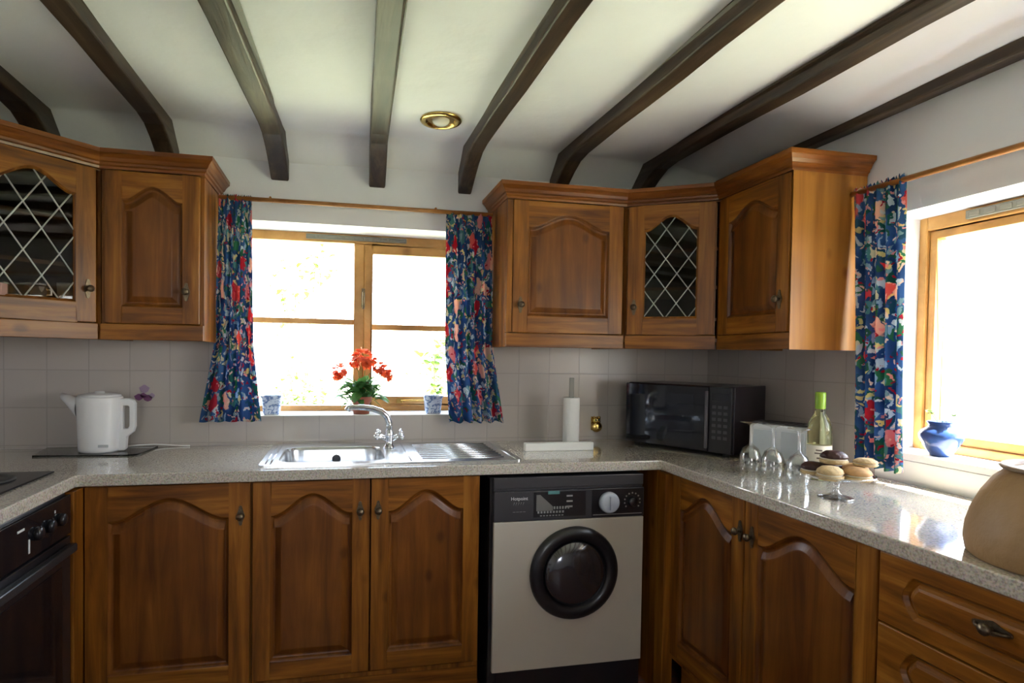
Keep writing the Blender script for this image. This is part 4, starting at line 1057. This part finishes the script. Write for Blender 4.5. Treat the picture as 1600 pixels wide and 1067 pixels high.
for a_ in (PI*.95, PI*1.05, 0.1, PI*1.5):
    leaf(mb, (px_+.03*math.cos(a_), py_+.03*math.sin(a_), SZ+.075), (math.cos(a_), math.sin(a_), -.4), .07, .010)
mb.build('foliage', GREEN, t)
heads = [((px_-.098, SZ+.203), .032), ((px_-.112, SZ+.172), .018), ((px_-.035, SZ+.235), .020), ((px_+.000, SZ+.262), .042), ((px_+.035, SZ+.248), .030), ((px_-.02, SZ+.262), .02), ((px_+.078, SZ+.218), .026), ((px_+.105, SZ+.203), .027), ((px_+.122, SZ+.176), .020), ((px_+.010, SZ+.135), .018)]
st_ = MB(); 
for (hx, hz), r_ in heads:
    st_.tube([(px_, py_, SZ+.06), (px_+(hx-px_)*.4, py_-.005, SZ+.06+(hz-SZ-.06)*.75), (hx, py_-.01, hz)], .0016, 6)
st_.build('stems', GREEN, t)
for (hx, hz), r_ in heads:
    fb = MB()
    for i in range(40):
        v_ = Vector((rnd.gauss(0, 1), rnd.gauss(0, 1), rnd.gauss(0, 1))).normalized()
        c = Vector((hx, py_-.01, hz))+v_*r_*.55
        leaf(fb, c, v_, r_*.75, r_*.42)
    fb.build('flower_head', REDF, t)

# blue vase on the right sill
vx, vy, vz = 1.885, -1.155, RZ0+.002
BLUEV = plain('blue_glazed_pottery', (.025, .06, .19), .15, noise=.3, scale=20)
t = thing('blue_vase', 'small round blue vase with sprigs on the right window sill', 'vase', (vx, vy, vz))
MB().lathe([(0, 0), (.028, 0), (.030, .006), (.042, .025), (.058, .055), (.060, .068), (.052, .083), (.036, .094), (.034, .100), (.040, .110), (.036, .112), (.030, .102), (.03, .06), (0, .02)], (vx, vy, vz), seg=40).build('body', BLUEV, t)
mb = MB()
for (dx_, dy_, h_) in ((.0, .045, .035), (.0, .030, .028), (.0, -.015, .075), (-.01, -.04, .03)):
    mb.tube([(vx, vy, vz+.09), (vx+dx_*.5, vy+dy_*.6, vz+.105+h_*.6), (vx+dx_, vy+dy_, vz+.11+h_)], .0012, 5)
    for i in range(7):
        a_ = rnd.uniform(0, 2*PI); leaf(mb, (vx+dx_, vy+dy_, vz+.108+h_), (math.cos(a_), math.sin(a_), rnd.uniform(-.3, .6)), .016, .006)
mb.build('sprigs', plain('sprig_green', (.12, .22, .05), .5), t)

# things inside the left leaded cabinet
cab = [('cup', (-.955, -.345), 'small white cup standing right inside the leaded cabinet at the left', (.70, .68, .62), .026, .062),
       ('cup', (-1.01, -.41), 'squat white cup in the middle inside the leaded cabinet at the left', (.62, .58, .55), .026, .040)]
for nm, (x_, y_), lab, col, r_, hh in cab:
    zc_ = 1.480
    t = thing(nm, lab, 'cup', (x_, y_, zc_), group='cups in the left leaded cabinet')
    MB().lathe([(0, 0), (r_*.7, 0), (r_*.9, hh*.3), (r_, hh), (r_*.93, hh), (r_*.8, hh*.3), (0, hh*.12)], (x_, y_, zc_), seg=24).build('bowl', plain('china_white', col, .3), t)
    MB().tube([(x_+r_*.95, y_, zc_+hh*.8), (x_+r_*1.5, y_, zc_+hh*.75), (x_+r_*1.5, y_, zc_+hh*.35), (x_+r_*.9, y_, zc_+hh*.3)], .003, 6).build('handle', plain('china_white', col, .3), t)
o = MB().box((-1.13, -.53, 1.480), (-1.06, -.49, 1.518)).build('tea_box', plain('pink_card', (.55, .33, .28), .6), bevel=.002)
tag(o, 'pinkish box inside the leaded cabinet at the left', 'box')

# ---------------------------------------------------------------- garden
LAWN = plain('lawn_grass', (.36, .39, .23), .9, noise=.25, scale=1.5)
gz = -.25
mb = MB().box((-40, .36, gz-.1), (40, 45, gz)).box((2.2, -20, gz-.1), (40, .36, gz)).box((-40, -25, gz-.1), (2.2, -5.0, gz)).build('lawn', LAWN); struct(mb)
mb.name = 'lawn'; mb['label'] = 'sunlit lawn'; mb['category'] = 'lawn'; 
FOL = plain('garden_foliage', (.15, .24, .035), .7, noise=.35, scale=5)
FOL2 = plain('garden_foliage_blue', (.11, .22, .09), .7, noise=.35, scale=5)
def shrub(x_, y_, h_, r_, n_, mat, lab, s=.05, z0=None):
    t_ = thing('garden_shrub', lab, 'shrub', (x_, y_, gz), group='shrubs in the garden')
    mb_ = MB(); rr = random.Random(int(x_*100+y_*10))
    cl = [(rr.gauss(0, r_*.45), rr.gauss(0, r_*.3), rr.uniform(.2, 1)*h_) for _ in range(9)]
    for i in range(n_):
        c = cl[i % 9]; c = (x_+c[0]+rr.gauss(0, r_*.22), y_+c[1]+rr.gauss(0, r_*.2), gz+max(.08, c[2]+rr.gauss(0, h_*.07)))
        a_ = rr.uniform(0, 2*PI); leaf(mb_, c, (math.cos(a_), math.sin(a_), rr.uniform(-.4, .7)), s*2, s*.8)
    mb_.build('foliage', mat, t_)
    m2_ = MB()
    for c in cl: m2_.tube([(x_, y_, gz), (x_+c[0]*.6, y_+c[1]*.6, gz+c[2]*.55), (x_+c[0], y_+c[1], gz+c[2])], .012, 5)
    m2_.build('stems', plain('twig_brown', (.25, .18, .1), .8), t_)
shrub(-.55, 4.2, 1.15, .40, 420, FOL, 'low yellow-green shrub seen through the left pane of the back window')
shrub(1.10, 4.6, 1.75, .55, 700, FOL, 'yellow-green shrub seen through the lower right pane of the back window')
shrub(2.75, 4.9, 1.65, .42, 520, FOL2, 'blue-green shrub right of the yellow-green one outside the back window')
shrub(-.70, 7.5, 3.1, .5, 260, FOL, 'tall thin shrub high in the left pane of the back window', .06)
